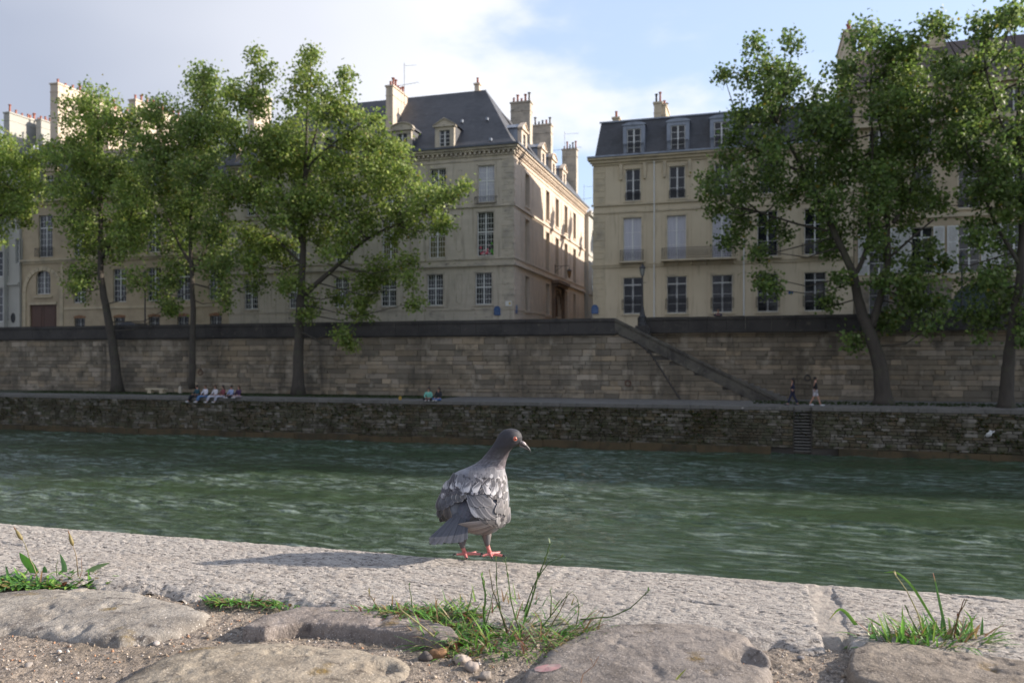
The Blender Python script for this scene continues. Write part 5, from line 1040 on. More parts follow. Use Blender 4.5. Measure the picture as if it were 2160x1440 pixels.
# paving stones: rounded tops over a polygon outline
def sdf(px, py, poly):
    n = len(poly); d = np.full(px.shape, 1e9); ins = np.zeros(px.shape, bool)
    for i in range(n):
        x0, y0 = poly[i]; x1, y1 = poly[(i+1) % n]; ex, ey = x1-x0, y1-y0; wx, wy = px-x0, py-y0
        u = np.clip((wx*ex+wy*ey)/(ex*ex+ey*ey+1e-12), 0, 1); d = np.minimum(d, np.hypot(wx-ex*u, wy-ey*u))
        c = ((y0 > py) != (y1 > py)) & (px < (x1-x0)*(py-y0)/(y1-y0+1e-12)+x0); ins ^= c
    return np.where(ins, d, -d)
def stone(pix, zt, label, seed, rim=.03, power=.5, dome=.012, tilt=(0, 0), pits=1.0, chips=(), step=.003, drop=.06, color=None, layered=False):
    poly = [WG(px, py, zt) for px, py in pix]; P = np.array(poly); c = P.mean(0)
    xs = np.arange(P[:, 0].min()-.03, P[:, 0].max()+.03, step); ys = np.arange(P[:, 1].min()-.03, P[:, 1].max()+.03, step); X, Y = np.meshgrid(xs, ys, indexing='ij')
    d = sdf(X, Y, poly) + .009*fbm(X*18, Y*18, seed, 4) + .012*fbm(X*5, Y*5, seed+1, 2)
    e = np.clip(d, 0, None)/rim; prof = 1-np.exp(-e*2.2)
    zz = zt - drop + (drop)*np.clip(prof, 0, 1)**power + dome*(1-np.exp(-e*.35)) - dome*.5
    zz += .005*fbm(X*4, Y*4, seed+2, 3) + .0020*fbm(X*16, Y*16, seed+3, 3) + .0016*fbm(X*60, Y*60, seed+4, 3)
    zz -= pits*.005*np.clip(fbm(X*26, Y*26, seed+5, 3)-.28, 0, 1)*3
    if layered: zz += .004*np.round(fbm(X*2, Y*34, seed+8, 2)*3)/3
    zz += tilt[0]*(X-c[0]) + tilt[1]*(Y-c[1])
    for cx, cy, cr, dp in chips:
        q = WG(cx, cy, zt); dd = np.hypot((X-q[0]), (Y-q[1])*1.0)/cr + .35*fbm(X*30, Y*30, seed+6, 2); zz -= dp*(1/(1+np.exp((dd-1)*9)))
    zz = np.where(d < 0, zt-drop+d*2.5, zz)
    m = d > -.022
    v = np.stack([X.ravel()-c[0], Y.ravel()-c[1], zz.ravel()], 1); f = grid_faces(len(xs), len(ys), m.ravel())
    used = np.unique(f); re = np.full(len(v), -1); re[used] = np.arange(len(used)); v = v[used]; f = re[f]
    col = np.ones((len(v), 3))*np.array(color or (1, 1, 1))
    o = np_mesh('paving_stone', v, f, M['cobble'], None, True, col); o.location = (c[0], c[1], 0)
    tag(o, label, 'paving stone', 'old paving stones of the near quay'); return o
stone([(-160,1275),(-60,1250),(60,1234),(200,1228),(300,1240),(400,1262),(455,1280),(440,1302),(380,1326),(250,1345),(100,1330),(0,1325),(-160,1330)], -.439, 'flat worn paving stone at the left, below the dandelion weeds', 71, rim=.016, power=.5, dome=.008, drop=.03, color=(1.0, 1.0, 1.0))
stone([(520,1318),(560,1292),(640,1277),(760,1280),(880,1294),(965,1316),(975,1338),(930,1348),(860,1334),(760,1318),(640,1312),(560,1325)], -.433, 'thin pointed paving stone with a dark undercut front edge, middle left', 81, rim=.004, power=.35, dome=.003, drop=.03, color=(.82, .78, .80))
stone([(215,1440),(300,1385),(400,1352),(500,1340),(620,1342),(760,1354),(850,1374),(888,1398),(868,1422),(800,1438),(790,1520),(500,1600),(180,1560)], -.438, 'broad bumpy paving stone at the bottom left of the middle', 91, rim=.022, power=.55, dome=.014, drop=.035, chips=((805, 1405, .02, .008),), color=(1.0, .95, .86))
stone([(1078,1438),(1100,1402),(1150,1362),(1212,1322),(1300,1308),(1440,1306),(1500,1312),(1560,1326),(1610,1348),(1622,1382),(1622,1440),(1600,1560),(1350,1640),(1060,1560)], -.432, 'large dark grey paving stone with a pink paint spot', 101, rim=.012, power=.4, dome=.012, drop=.045, tilt=(.02, 0), chips=((1580, 1385, .028, .02), (1612, 1350, .03, .012)), color=(.74, .72, .74))
stone([(1800,1370),(1830,1354),(1900,1358),(2000,1372),(2100,1384),(2290,1402),(2290,1560),(2000,1500),(1900,1462),(1806,1432)], -.428, 'long layered paving stone at the bottom right corner', 111, rim=.005, power=.35, dome=.005, drop=.05, tilt=(.0, .0), color=(.80, .75, .71), layered=True)
stone([(-60,1470),(120,1446),(230,1455),(280,1500),(100,1600),(-80,1560)], -.445, 'paving stone barely showing at the lower left corner', 121)
# pink paint spot on the dark stone
p0 = WG(1155, 1408, -.4255); mb = MB(); g = np.random.RandomState(1)
ring_ = [(p0[0]+(.019+.004*g.normal())*math.cos(q), p0[1]+(.016+.003*g.normal())*math.sin(q)) for q in np.linspace(0, 2*math.pi, 19)[:-1]]
SPOT = (p0, ring_)
# pebbles
gr = np.random.RandomState(12)
def pebble(px, py, r_, col, label, seed, up=.0):
    x, y = WG(px, py, -.455); g = np.random.RandomState(seed); mb = MB(); mb.ball((0, 0, 0), (r_*.9, r_*.75, r_*.6), 16, 10)
    mb.v = [tuple(np.array(p)*(1+.75*float(fbm(p[0]*70+seed, p[1]*70+p[2]*95, seed, 3)))) for p in mb.v]
    o = mb.build('pebble', mat('pebble_stone', tuple(c*.72 for c in col), .85, n=[(80, 4, .45, .7, tuple(c*.6 for c in col))], bump=[(120, .6, .003)], attr=False), None, True); o.location = (x, y, float(ground_z(x, y))+r_*.35+up); o.rotation_euler = (0, 0, g.rand()*6)
    tag(o, label, 'pebble', 'pebbles in the sandy gaps')
pebble(972, 1405, .017, (.5, .42, .36), 'pinkish white pebble, larger of two under the middle weeds', 1); pebble(995, 1420, .012, (.45, .38, .33), 'pale pebble just right of the pinkish white one', 2)
pebble(922, 1394, .015, (.32, .17, .08), 'orange brown pebble beside the bumpy paving stone', 3); pebble(895, 1398, .011, (.12, .10, .09), 'dark pebble left of the orange brown one', 4)
pebble(790, 1328, .008, (.42, .16, .09), 'small red brick crumb below the thin pointed stone', 5); pebble(125, 1372, .006, (.62, .6, .58), 'small white pebble on the sandy gap at the left', 6)
pebble(1025, 1432, .012, (.36, .31, .27), 'greyish pebble at the bottom edge left of the dark stone', 7); pebble(425, 1294, .008, (.3, .25, .2), 'brown pebble at the tip of the left paving stone', 8); pebble(1690, 1402, .006, (.3, .28, .28), 'grey pebble in the gap right of the dark stone', 9)
pebble(440, 1345, .007, (.36, .3, .24), 'tan pebble in the gap between the left stones', 10); pebble(60, 1400, .007, (.42, .37, .33), 'light pebble in the sandy gap near the lower left', 11); pebble(330, 1355, .006, (.5, .45, .42), 'tiny light pebble below the left paving stone', 13)
# loose grit: too many grains to count
n = 9000; gx = gr.uniform(-1.05, 1.0, n); gy = gr.uniform(.95, 1.55, n); k = (gx*ST+gy*CT < 1.33); gx, gy = gx[k], gy[k]; n = len(gx)
sz = .0009+.0022*gr.rand(n)**3; octa = np.array([[1,0,0],[0,1,0],[-1,0,0],[0,-1,0],[0,0,1],[0,0,-1]], float); V = []; 
ctr = np.stack([gx, gy, ground_z(gx, gy)+sz*.3], 1); jit = 1+.4*gr.normal(size=(n, 6, 1)); V = (ctr[:, None, :] + octa[None]*sz[:, None, None]*jit).reshape(-1, 3)
tri = np.array([[0,1,4],[1,2,4],[2,3,4],[3,0,4],[1,0,5],[2,1,5],[3,2,5],[0,3,5]]); Fc = (np.arange(n)[:, None, None]*6 + tri[None]).reshape(-1, 3)
pc = np.array([[.45,.37,.29],[.3,.24,.18],[.55,.5,.46],[.2,.16,.13],[.4,.22,.13],[.35,.3,.26]])[gr.randint(6, size=n)]
tag(np_mesh('gravel', V, Fc, mat('grit', (1, 1, 1), .8), None, False, np.repeat(pc, 6, 0)), kind='stuff')
# ================= WEEDS =================
GREENS = [tuple(c*1.45 for c in q) for q in ((.10, .22, .03), (.07, .17, .03), (.13, .27, .05), (.05, .12, .03), (.16, .25, .05), (.09, .2, .06))]
M['blade'] = mat('grass_blade', (1, 1, 1), .45, trans=.4)
def blade(mb, p, d, L_, w, droop=.5, col=(.1, .2, .03), n=6, fold=.25, tip=None):
    p = Vector(p); d = Vector(d).normalized(); side = d.cross(Vector((0, 0, 1)));
    if side.length < .1: side = Vector((math.cos(p.x*999), math.sin(p.x*999), 0))
    side.normalize(); vs = []; cs = []; q = p.copy(); dd = d.copy()
    for i in range(n+1):
        u = i/n; ww = w*(.55+.9*u if u < .4 else (1-((u-.4)/.6)**2)*.91+.0)*.5; nrm = side.cross(dd).normalized()
        vs += [tuple(q-side*ww+nrm*ww*fold), tuple(q), tuple(q+side*ww+nrm*ww*fold)]
        q = q + dd*L_/n; dd = (dd + Vector((0, 0, -1))*droop/n).normalized()
    fs = []
    for i in range(n): a = i*3; fs += [(a, a+1, a+4, a+3), (a+1, a+2, a+5, a+4)]
    b0 = len(mb.v); mb.add(vs, fs, col)
    if tip: 
        for i in range(n-1, n+1):
            for k in range(3): mb.c[b0+i*3+k] = tip
def clump(px, py, zb, spread, n, Lr, wr, seed, label, broad=.4, stalks=(), up=.5, dry=.12, ell=(1, .5), cat='weed'):
    x0, y0 = WG(px, py, zb); o = empty('weed', (x0, y0, zb), 0, label, cat, 'weeds between the stones'); g = random.Random(seed); mb = MB()
    for i in range(n):
        a = g.uniform(0, 6.283); rr = spread*math.sqrt(g.random()); x = rr*math.cos(a)*ell[0]; y = rr*math.sin(a)*ell[1]
        el = g.uniform(.1, 1.0)*up*1.6; az = g.uniform(0, 6.283) if g.random() < .5 else a+g.uniform(-.6, .6)
        d = (math.cos(az)*math.cos(el), math.sin(az)*math.cos(el), math.sin(el)+.12); L_ = g.uniform(*Lr); w = g.uniform(*wr)
        c = g.choice(GREENS); k = g.uniform(.7, 1.25); c = (c[0]*k, c[1]*k, c[2]*k)
        if g.random() < dry: c = g.choice([(.33, .25, .12), (.28, .17, .08), (.4, .33, .2), (.2, .08, .05)])
        if g.random() < broad: w *= 2.2; L_ *= .6
        blade(mb, (x, y, .0), d, L_, w, g.uniform(.2, 1.6), c, 5, tip=(.35, .25, .08) if g.random() < .12 else None)
    mb.build('leaves', M['blade'], o, False)
    for st in stalks:
        pts, r_, col, heads = st[:4]; mb = MB()
        P = []
        for (qx, qy) in pts: l = y0 + (st[4] if len(st) > 4 else 0); P.append(Vector(((qx-1080)/F_PX*l - x0, l-y0, -(qy-HOR)/F_PX*l - zb)))
        out = []
        for i in range(len(P)-1):
            for k in range(4): out.append(P[i].lerp(P[i+1], k/4) + Vector((g.uniform(-.0006, .0006), g.uniform(-.001, .001), 0)))
        out.append(P[-1]); m = len(out); mb.tube(out, [r_*(1.1-.6*i/(m-1)) for i in range(m)], 5, col=col)
        if heads:
            for i in range(3, m):
                if g.random() < heads:
                    q = out[i]; d = (out[i]-out[i-1]).normalized(); a = g.uniform(0, 6.28); e = d*.9 + Vector((math.cos(a), math.sin(a)*.5, .1))*.55
                    blade(mb, q, e, g.uniform(.006, .013), r_*2.6, .1, tuple(c*g.uniform(.9, 1.4) for c in col), 3)
        if len(st) > 5 and st[5] == 'bud':
            e = out[-1]; d = (out[-1]-out[-3]).normalized(); mb.tube([e, e+d*.006, e+d*.016, e+d*.024], [.0016, .0038, .0032, .0012], 7, col=(.33, .27, .12)); mb.tube([e+d*.022, e+d*.032], [.0014, .0006], 5, col=(.3, .16, .08))
        mb.build('stalk', M['blade'], o, True)
    return o
SG_ = (.10, .16, .045); DR = (.2, .17, .09); TAN = (.42, .38, .2)
mid_stalks = [([(1075,1352),(1055,1290),(1048,1240),(1046,1180)], .0013, SG_, .3), ([(1098,1340),(1078,1270),(1072,1220),(1066,1180)], .0013, SG_, .3), ([(1110,1300),(1120,1270),(1135,1215),(1150,1180),(1160,1145)], .0016, SG_, .8, .02), ([(1105,1290),(1130,1225),(1158,1185),(1192,1172)], .0011, SG_, .5, .02),
  ([(1030,1345),(1020,1300),(1024,1250),(1016,1215)], .0022, (.14, .27, .06), .95), ([(1075,1345),(1060,1300),(1040,1245),(1032,1200)], .0013, DR, .5), ([(1150,1340),(1180,1290),(1200,1250)], .0011, DR, .6), ([(1130,1340),(1160,1300),(1190,1262),(1203,1250)], .001, SG_, .6), ([(1215,1320),(1221,1290),(1218,1262),(1210,1252)], .0009, SG_, .2),
  ([(1225,1306),(1290,1300),(1330,1282),(1355,1258),(1372,1242)], .0012, SG_, .35), ([(955,1378),(920,1345),(880,1312),(840,1280)], .0018, TAN, .0, -.06), ([(985,1290),(995,1255),(998,1240)], .001, SG_, .5, .03), ([(1160,1300),(1163,1260),(1160,1245)], .001, SG_, .5), ([(1020,1330),(1035,1280),(1040,1250)], .001, SG_, .5)]
clump(1068, 1342, -.456, .135, 1900, (.024, .072), (.0018, .004), 1, 'bushy green weed tuft with tall seed stalks in the middle foreground', broad=.3, stalks=mid_stalks, ell=(1.1, .85), dry=.28, up=.62)
clump(990, 1388, -.456, .05, 240, (.015, .035), (.002, .004), 2, 'low grassy end of the middle weed tuft beside the pebbles', broad=.3, ell=(1.2, .5), dry=.15)
clump(880, 1296, -.438, .085, 480, (.018, .04), (.002, .004), 3, 'low creeping weeds behind the thin pointed stone', broad=.4, ell=(1.5, .28), dry=.3, stalks=[([(800,1285),(785,1262),(779,1252)], .001, DR, .5), ([(870,1280),(866,1250),(862,1230)], .0009, SG_, .3)])
clump(505, 1270, -.448, .05, 220, (.014, .034), (.0022, .0045), 4, 'small green weed tuft at the tip of the left paving stone', broad=.5, ell=(1.4, .4), dry=.2)
clump(610, 1276, -.448, .04, 120, (.01, .026), (.0018, .0035), 5, 'tiny green weed tuft against the back of the thin pointed stone', broad=.4, ell=(1.6, .4), dry=.15)
clump(80, 1232, -.446, .13, 760, (.02, .05), (.003, .006), 6, 'leafy dandelion weeds along the kerb at the left', broad=.65, ell=(1.25, .25), dry=.1, stalks=[([(78,1212),(62,1175),(55,1150),(47,1138)], .0012, (.3, .27, .14), 0, .0, 'bud'), ([(165,1215),(163,1190),(160,1168),(154,1150)], .0012, (.33, .25, .16), 0, .0, 'bud'), ([(120,1215),(119,1195),(122,1180)], .0008, SG_, 0), ([(165,1225),(173,1205),(172,1175)], .0008, (.33, .2, .14), 0)])
clump(1960, 1366, -.446, .065, 420, (.03, .07), (.0028, .005), 7, 'grass tuft with long upright blades at the right', broad=.15, ell=(1.5, .4), up=.75, dry=.2, stalks=[([(2010,1370),(2020,1300),(2035,1262)], .0013, (.22, .12, .07), .3), ([(1990,1378),(2010,1330),(2025,1290),(2040,1262)], .0012, (.2, .17, .06), .3), ([(1945,1350),(1925,1310),(1908,1275)], .001, SG_, .5), ([(1948,1345),(1935,1290),(1912,1245),(1884,1204)], .0012, TAN, .2)])
clump(1830, 1340, -.45, .045, 60, (.03, .06), (.003, .0045), 8, 'flattened grass blades sprawling left of the right tuft', broad=.1, ell=(1.6, .4), up=.45, dry=.2)
clump(2120, 1378, -.45, .04, 50, (.02, .045), (.0025, .004), 9, 'thin grass at the right edge behind the layered stone', broad=.1, ell=(1.8, .3), up=.4, dry=.3)
def bigblade(o_name, px, py, zb, blades, label):
    x0, y0 = WG(px, py, zb); o = empty('grass_tuft', (x0, y0, zb), 0, label, 'grass', 'weeds between the stones'); mb = MB()
    for pts, w, col, tipc in blades:
        P = [Vector(((qx-1080)/F_PX*y0 - x0, 0+.004*i, -(qy-HOR)/F_PX*y0 - zb)) for i, (qx, qy) in enumerate(pts)]
        fine = []
        for i in range(len(P)-1):
            for k in range(4):
                u = k/4; a = P[max(i-1, 0)]; b_ = P[i]; c = P[i+1]; d = P[min(i+2, len(P)-1)]; fine.append(0.5*((2*b_)+(-a+c)*u+(2*a-5*b_+4*c-d)*u*u+(-a+3*b_-3*c+d)*u**3))
        fine.append(P[-1]); m = len(fine); vs = []; cs = []
        for i, q in enumerate(fine):
            u = i/(m-1); d = (fine[min(i+1, m-1)]-fine[max(i-1, 0)]).normalized(); sd = Vector((d.z, 0, -d.x)); ww = w*(.7+.3*math.sin(u*3))*(1-u**3)*.5+.0002
            vs += [tuple(q-sd*ww), tuple(q+Vector((0, .0012, 0))), tuple(q+sd*ww)]
        b0 = len(mb.v); fs = []
        for i in range(m-1): a = i*3; fs += [(a, a+1, a+4, a+3), (a+1, a+2, a+5, a+4)]
        mb.add(vs, fs, col)
        if tipc:
            for i in range(int(m*.85), m):
                for k in range(3): mb.c[b0+i*3+k] = tipc
    mb.build('blades', M['blade'], o, True)
G1 = (.16, .32, .05); G2 = (.09, .2, .05); OR = (.55, .3, .1)
bigblade('a', 1990, 1375, -.45, [([(2000,1375),(1995,1320),(1985,1260),(1977,1212)], .0045, G2, (.4, .2, .15)), ([(1990,1345),(1960,1290),(1930,1240),(1900,1212),(1875,1213)], .004, G1, None), ([(2032,1378),(2050,1345),(2055,1310),(2042,1290)], .004, G1, None), ([(2010,1380),(2030,1340),(2040,1300)], .003, (.4, .33, .22), None), ([(2035,1382),(2080,1372),(2105,1355)], .004, G1, None), ([(2060,1380),(2110,1388),(2140,1378)], .003, G2, (.4, .3, .15)), ([(1945,1358),(1920,1345),(1880,1340)], .004, G1, None)], 'tall arching grass blades at the right, green with dry tips')
bigblade('b', 1800, 1345, -.45, [([(1880,1352),(1830,1345),(1780,1340),(1735,1345),(1672,1350)], .006, G1, OR), ([(1870,1350),(1820,1330),(1790,1296),(1775,1290),(1758,1312)], .006, G1, (.3, .3, .08)), ([(1812,1362),(1775,1368),(1735,1384)], .005, G2, None), ([(1870,1355),(1830,1338),(1800,1330),(1756,1340)], .006, (.2, .3, .12), OR), ([(1900,1350),(1860,1320),(1830,1303)], .003, G1, None)], 'broad drooping grass blade with orange tip over the sandy gap')
bigblade('c', 80, 1225, -.45, [([(78,1215),(62,1195),(45,1180),(33,1168)], .02, (.11, .3, .04), None), ([(165,1222),(195,1200),(228,1188)], .011, (.22, .33, .14), None), ([(135,1220),(133,1195),(122,1170)], .012, (.14, .28, .1), None), ([(60,1225),(30,1215),(5,1213)], .01, (.12, .22, .05), None), ([(150,1222),(190,1215),(212,1206)], .01, (.1, .24, .05), None), ([(95,1222),(92,1205),(88,1195)], .012, (.08, .2, .05), None)], 'toothed dandelion leaves standing up at the left kerb')
bigblade('d', 1415, 1440, -.43, [([(1423,1442),(1432,1430),(1450,1415)], .003, (.35, .38, .08), None)], 'single short yellow green blade at the bottom edge on the dark stone')
o = empty('dry_twig', (*WG(1225, 1440, -.425), -.425), 0, 'thin dry pinkish stem on the dark stone at the bottom edge', 'twig'); mb = MB(); mb.tube([(0, 0, 0), (.003, 0, .012), (.017, .002, .022), (.024, .003, .034)], [.0009, .0008, .0006, .0004], 5, col=(.42, .28, .2)); mb.tube([(.017, .002, .022), (.013, .002, .032)], .0004, 4, col=(.42, .28, .2)); mb.build('stem', M['blade'], o)
mb = MB(); x, y = WG(1705, 1389, -.46); mb.tube([(x-.03, y, -.455), (x, y+.004, -.452), (x+.035, y-.004, -.45)], [.0012, .0018, .0008], 6, col=(.2, .11, .06)); o = mb.build('dry_twig', M['blade']); tag(o, 'brown twig lying in the sandy gap right of the dark stone', 'twig')
# the pink spot follows the top of the stone
def spot():
    (cx, cy), rg = SPOT; st = [o for o in bpy.data.objects if o.name.startswith('paving_stone') and 'pink' in o.get('label', '')][0]
    me = st.data; n = len(me.vertices); co = np.empty(n*3, np.float32); me.vertices.foreach_get('co', co); co = co.reshape(-1, 3); co = co + np.array([st.location.x, st.location.y, 0])
    def zz(x, y): k = np.argmin((co[:, 0]-x)**2+(co[:, 1]-y)**2); return float(co[k, 2])
    # re-centre on the true ray hit
    best = None
    for l in np.arange(.95, 1.4, .002):
        x = l*(1155-1080)/F_PX; z = -l*(1408-HOR)/F_PX
        if z < zz(x, l): best = (x, l); break
    if best is None: best = (cx, cy)
    mb = MB(); vs = []; fs = []; g = np.random.RandomState(3); m = 40; rings = 6; off = g.rand(m)*.3+.85
    off = np.convolve(np.concatenate([off[-2:], off, off[:2]]), np.ones(5)/5, 'valid')
    for i in range(rings+1):
        for k in range(m):
            a = 2*math.pi*k/m; rr = .0195*i/rings*off[k]; x = best[0]+rr*math.cos(a); y = best[1]+rr*math.sin(a)*.75; vs.append((x, y, zz(x, y)+.0007))
    for i in range(rings):
        for k in range(m): fs.append((i*m+k, i*m+(k+1) % m, (i+1)*m+(k+1) % m, (i+1)*m+k))
    mb.add(vs, fs); o = mb.build('paint_spot', mat('pink_paint', (.35, .19, .19), .9, n=[(60, 4, .45, .62, (.33, .25, .23))]), None, True); o.parent = st; o.matrix_parent_inverse = Matrix.Translation(st.location).inverted(); o['label'] = 'pink paint spot'
spot()
# ================= PIGEON =================
# the bird is measured in crop units (4.5 per photo pixel); 1 unit = .231 mm
K = .000231
def bx(cx): return (cx-643)*K
def bz(cy): return (1314-cy)*K
rows_ = [ # crop y: left, right, depth centre, depth radius (mm)
 (1118,640,735,16,8),(1100,590,800,14,20),(1080,540,835,10,30),(1050,470,865,6,40),(1000,400,900,0,50),(950,350,925,0,56),(900,318,948,4,60),(850,300,960,8,62),(800,300,963,12,62),(750,312,962,18,60),(700,328,956,22,57),(650,345,950,26,53),(610,365,944,29,49),(575,395,936,31,45),(545,432,928,32,41),(520,480,922,33,37),(500,535,920,34,34),(470,605,924,34,30),(440,655,932,33,27),(400,700,942,31,24),(360,735,955,29,22),(330,758,970,27,21),(300,782,992,25,20.5),(275,800,1030,23,20.5),(250,816,1066,22,20.5),(220,834,1084,21,20.5),(190,848,1086,20,20),(160,866,1077,20,18.5),(135,890,1058,20,15.5),(120,918,1032,20,11),(111,955,1000,20,5)]
ry_ = np.array([r[0] for r in rows_], float)[::-1]
def prof(cy):
    f = lambda k: float(np.interp(cy, ry_, np.array([r[k] for r in rows_], float)[::-1]))
    return f(1), f(2), f(3)/1000, f(4)/1000
def surf(cx, cy, off=0.0):
    l, r, dc, dr = prof(cy); c = (l+r)/2; h = (r-l)/2; u = (cx-c)/h
    k = math.sqrt(max(0.0, 1-min(1, abs(u))**2)); ex = 0 if abs(u) < 1 else (abs(u)-1)
    n = Vector((u, -k*1.0, .15)).normalized()
    return Vector((bx(cx), dc - dr*k + ex*.03, bz(cy))) + n*off
M['plum'] = mat('feathers', (1, 1, 1), .62, n=[((420, 420, 160), 4, .52, .72, (.10, .095, .10))] if False else (), bump=[((500, 500, 200), .25, .001)], spec=.35)
base = Vector(((1003-1080)/F_PX*1.7665, 1.7665, ZC+.004)); base = Vector(((1003-1080)/F_PX*1.76, 1.76, -.4305))
pg = empty('pigeon', base, 0, 'grey chequered pigeon standing on the kerb, head turned to the right', 'pigeon')
def bird_body():
    n = 56; v = []; c = []; cys = []
    Y = [r[0] for r in rows_]; seq = []
    for i in range(len(Y)-1):
        m = max(1, int(abs(Y[i+1]-Y[i])/6)); seq += [Y[i]+(Y[i+1]-Y[i])*k/m for k in range(m)]
    seq.append(Y[-1])
    for cy in seq:
        l, r, dc, dr = prof(cy); cx = (l+r)/2; h = (r-l)/2
        sh0 = 1.0 if cy < 560 else .965
        for k in range(n):
            a = 2*math.pi*k/n; sh = 1.0 if math.cos(a) > .3 else sh0; x = bx(cx+h*sh*math.cos(a)); y = dc+dr*sh*math.sin(a); z = bz(cy)
            nz = float(fbm(x*220+3, z*160+y*150, 5, 3))*.0012*(1 if cy > 330 else .35); dent = .016*math.exp(-((cx+h*math.cos(a)-545)/95)**4-((cy-850)/150)**4)*(1 if math.sin(a) < 0 else 0); v.append((x+math.cos(a)*nz, y+math.sin(a)*nz+dent, z))
            px = cx+h*math.cos(a); sp = float(fbm(x*700, z*380+y*500, 8, 3)); sp2 = float(fbm(x*250, z*200+y*200, 12, 2))
            if cy < 300: col = np.array([.036, .034, .040])*(1+.3*sp)
            elif cy < 500:
                u = (cy-300)/200; a_ = np.array([.046, .041, .046]); b2 = np.array([.16, .155, .172]); front = np.clip((px-cx)/h, -1, 1)
                g_ = a_*(1-u**1.6)+b2*u**1.6; g_ = g_*(1-.45*max(0, front)*u**.5)+np.array([.085, .05, .055])*.5*max(0, front)*(.3+u*.7)+np.array([.0, .012, .008])*max(0, -abs(front-.1)+.6)*(1-u)
                col = g_*(1+(.9 if sp > .1 else 0)*u*.8+.5*sp)
            elif cy < 640: col = np.array([.235, .23, .25])*(1+.3*sp2)
            else:
                col = np.array([.15, .155, .175])*(1+.2*sp2) if cy < 980 else np.array([.2, .2, .215])*(1+.25*sp)
            c.append(np.clip(col, .01, 1))
    m = len(seq); v += [(bx((rows_[0][1]+rows_[0][2])/2), .016, bz(1122)), (bx(978), .02, bz(108))]; c += [c[0], c[-1]]
    f = [(i*n+k, i*n+(k+1) % n, (i+1)*n+(k+1) % n, (i+1)*n+k) for i in range(m-1) for k in range(n)]
    b_ = MB(); b_.v = v; b_.c = [tuple(x) for x in c]; b_.f = f + [(len(v)-2, (k+1) % n, k) for k in range(n)] + [(len(v)-1, (m-1)*n+k, (m-1)*n+(k+1) % n) for k in range(n)]
    return b_
bird_body().build('body', M['plum'], pg, True)
def feather(mb, b0, t0, w, col, edge=None, o0=2.0, o1=4.0, ew=.2, nu=10, nv=7, shape=.62, curl=0.0, shaft=True, split=None, conform=True, blunt=2.2, dome=.3):
    """a vane from base to tip in crop units lying over the body; o0/o1 = height above it in mm at base and tip"""
    B = np.array(b0, float); T_ = np.array(t0, float); d = T_-B; L_ = np.linalg.norm(d); d /= L_; s_ = np.array([-d[1], d[0]]); vs = []; cs = []
    for i in range(nu+1):
        u = i/nu; wd = w*(min(1, .45+u*1.1/shape*.55) if u < shape else math.sqrt(max(0, 1-((u-shape)/(1-shape))**blunt)))
        for j in range(nv+1):
            q = -1+2*j/nv; p = B + d*L_*u + s_*(wd*q*.5 + curl*w*u*u)
            if u > .8: p = p - d*L_*.05*(q*q)*(u-.8)/.2
            off = ((o0+(o1-o0)*u)*OS + dome*(1-q*q) - (.25 if abs(q) < .15 and shaft else 0))/1000
            vs.append(tuple(surf(p[0], p[1], off) if conform is True else conform(p, off)))
            e = max(abs(q)-(1-ew), 0)/ew; e2 = max(u-(1-ew*.45), 0)/(ew*.45); e = min(1, max(e, e2)); e = e**1.2
            if split: cc = np.array(col)*(1-split[1](u, q))+np.array(split[0])*split[1](u, q)
            else: cc = np.array(col)
            if edge is not None: cc = cc*(1-e)+np.array(edge)*e
            if shaft and abs(q) < .16: cc = cc*.72
            cs.append(cc*(1+.07*math.sin(u*61+q*9)))
    n0 = len(mb.v); mb.v += vs; mb.c += [tuple(np.clip(x, .005, 1)) for x in cs]; k = nv+1
    mb.f += [(n0+i*k+j, n0+i*k+j+1, n0+(i+1)*k+j+1, n0+(i+1)*k+j) for i in range(nu) for j in range(nv)]
DG = (.072, .069, .079); MG = (.105, .10, .113); LG = (.34, .33, .345); WH = (.5, .48, .485); BR = (.235, .20, .195); BR2 = (.30, .262, .25); VD = (.05, .048, .052); BL = (.14, .15, .185)
rp = random.Random(9)
OS = .5
def inpoly(p, poly):
    c = False; n = len(poly)
    for i in range(n):
        a, b_ = poly[i], poly[(i+1) % n]
        if (a[1] > p[1]) != (b_[1] > p[1]) and p[0] < (b_[0]-a[0])*(p[1]-a[1])/(b_[1]-a[1])+a[0]: c = not c
    return c
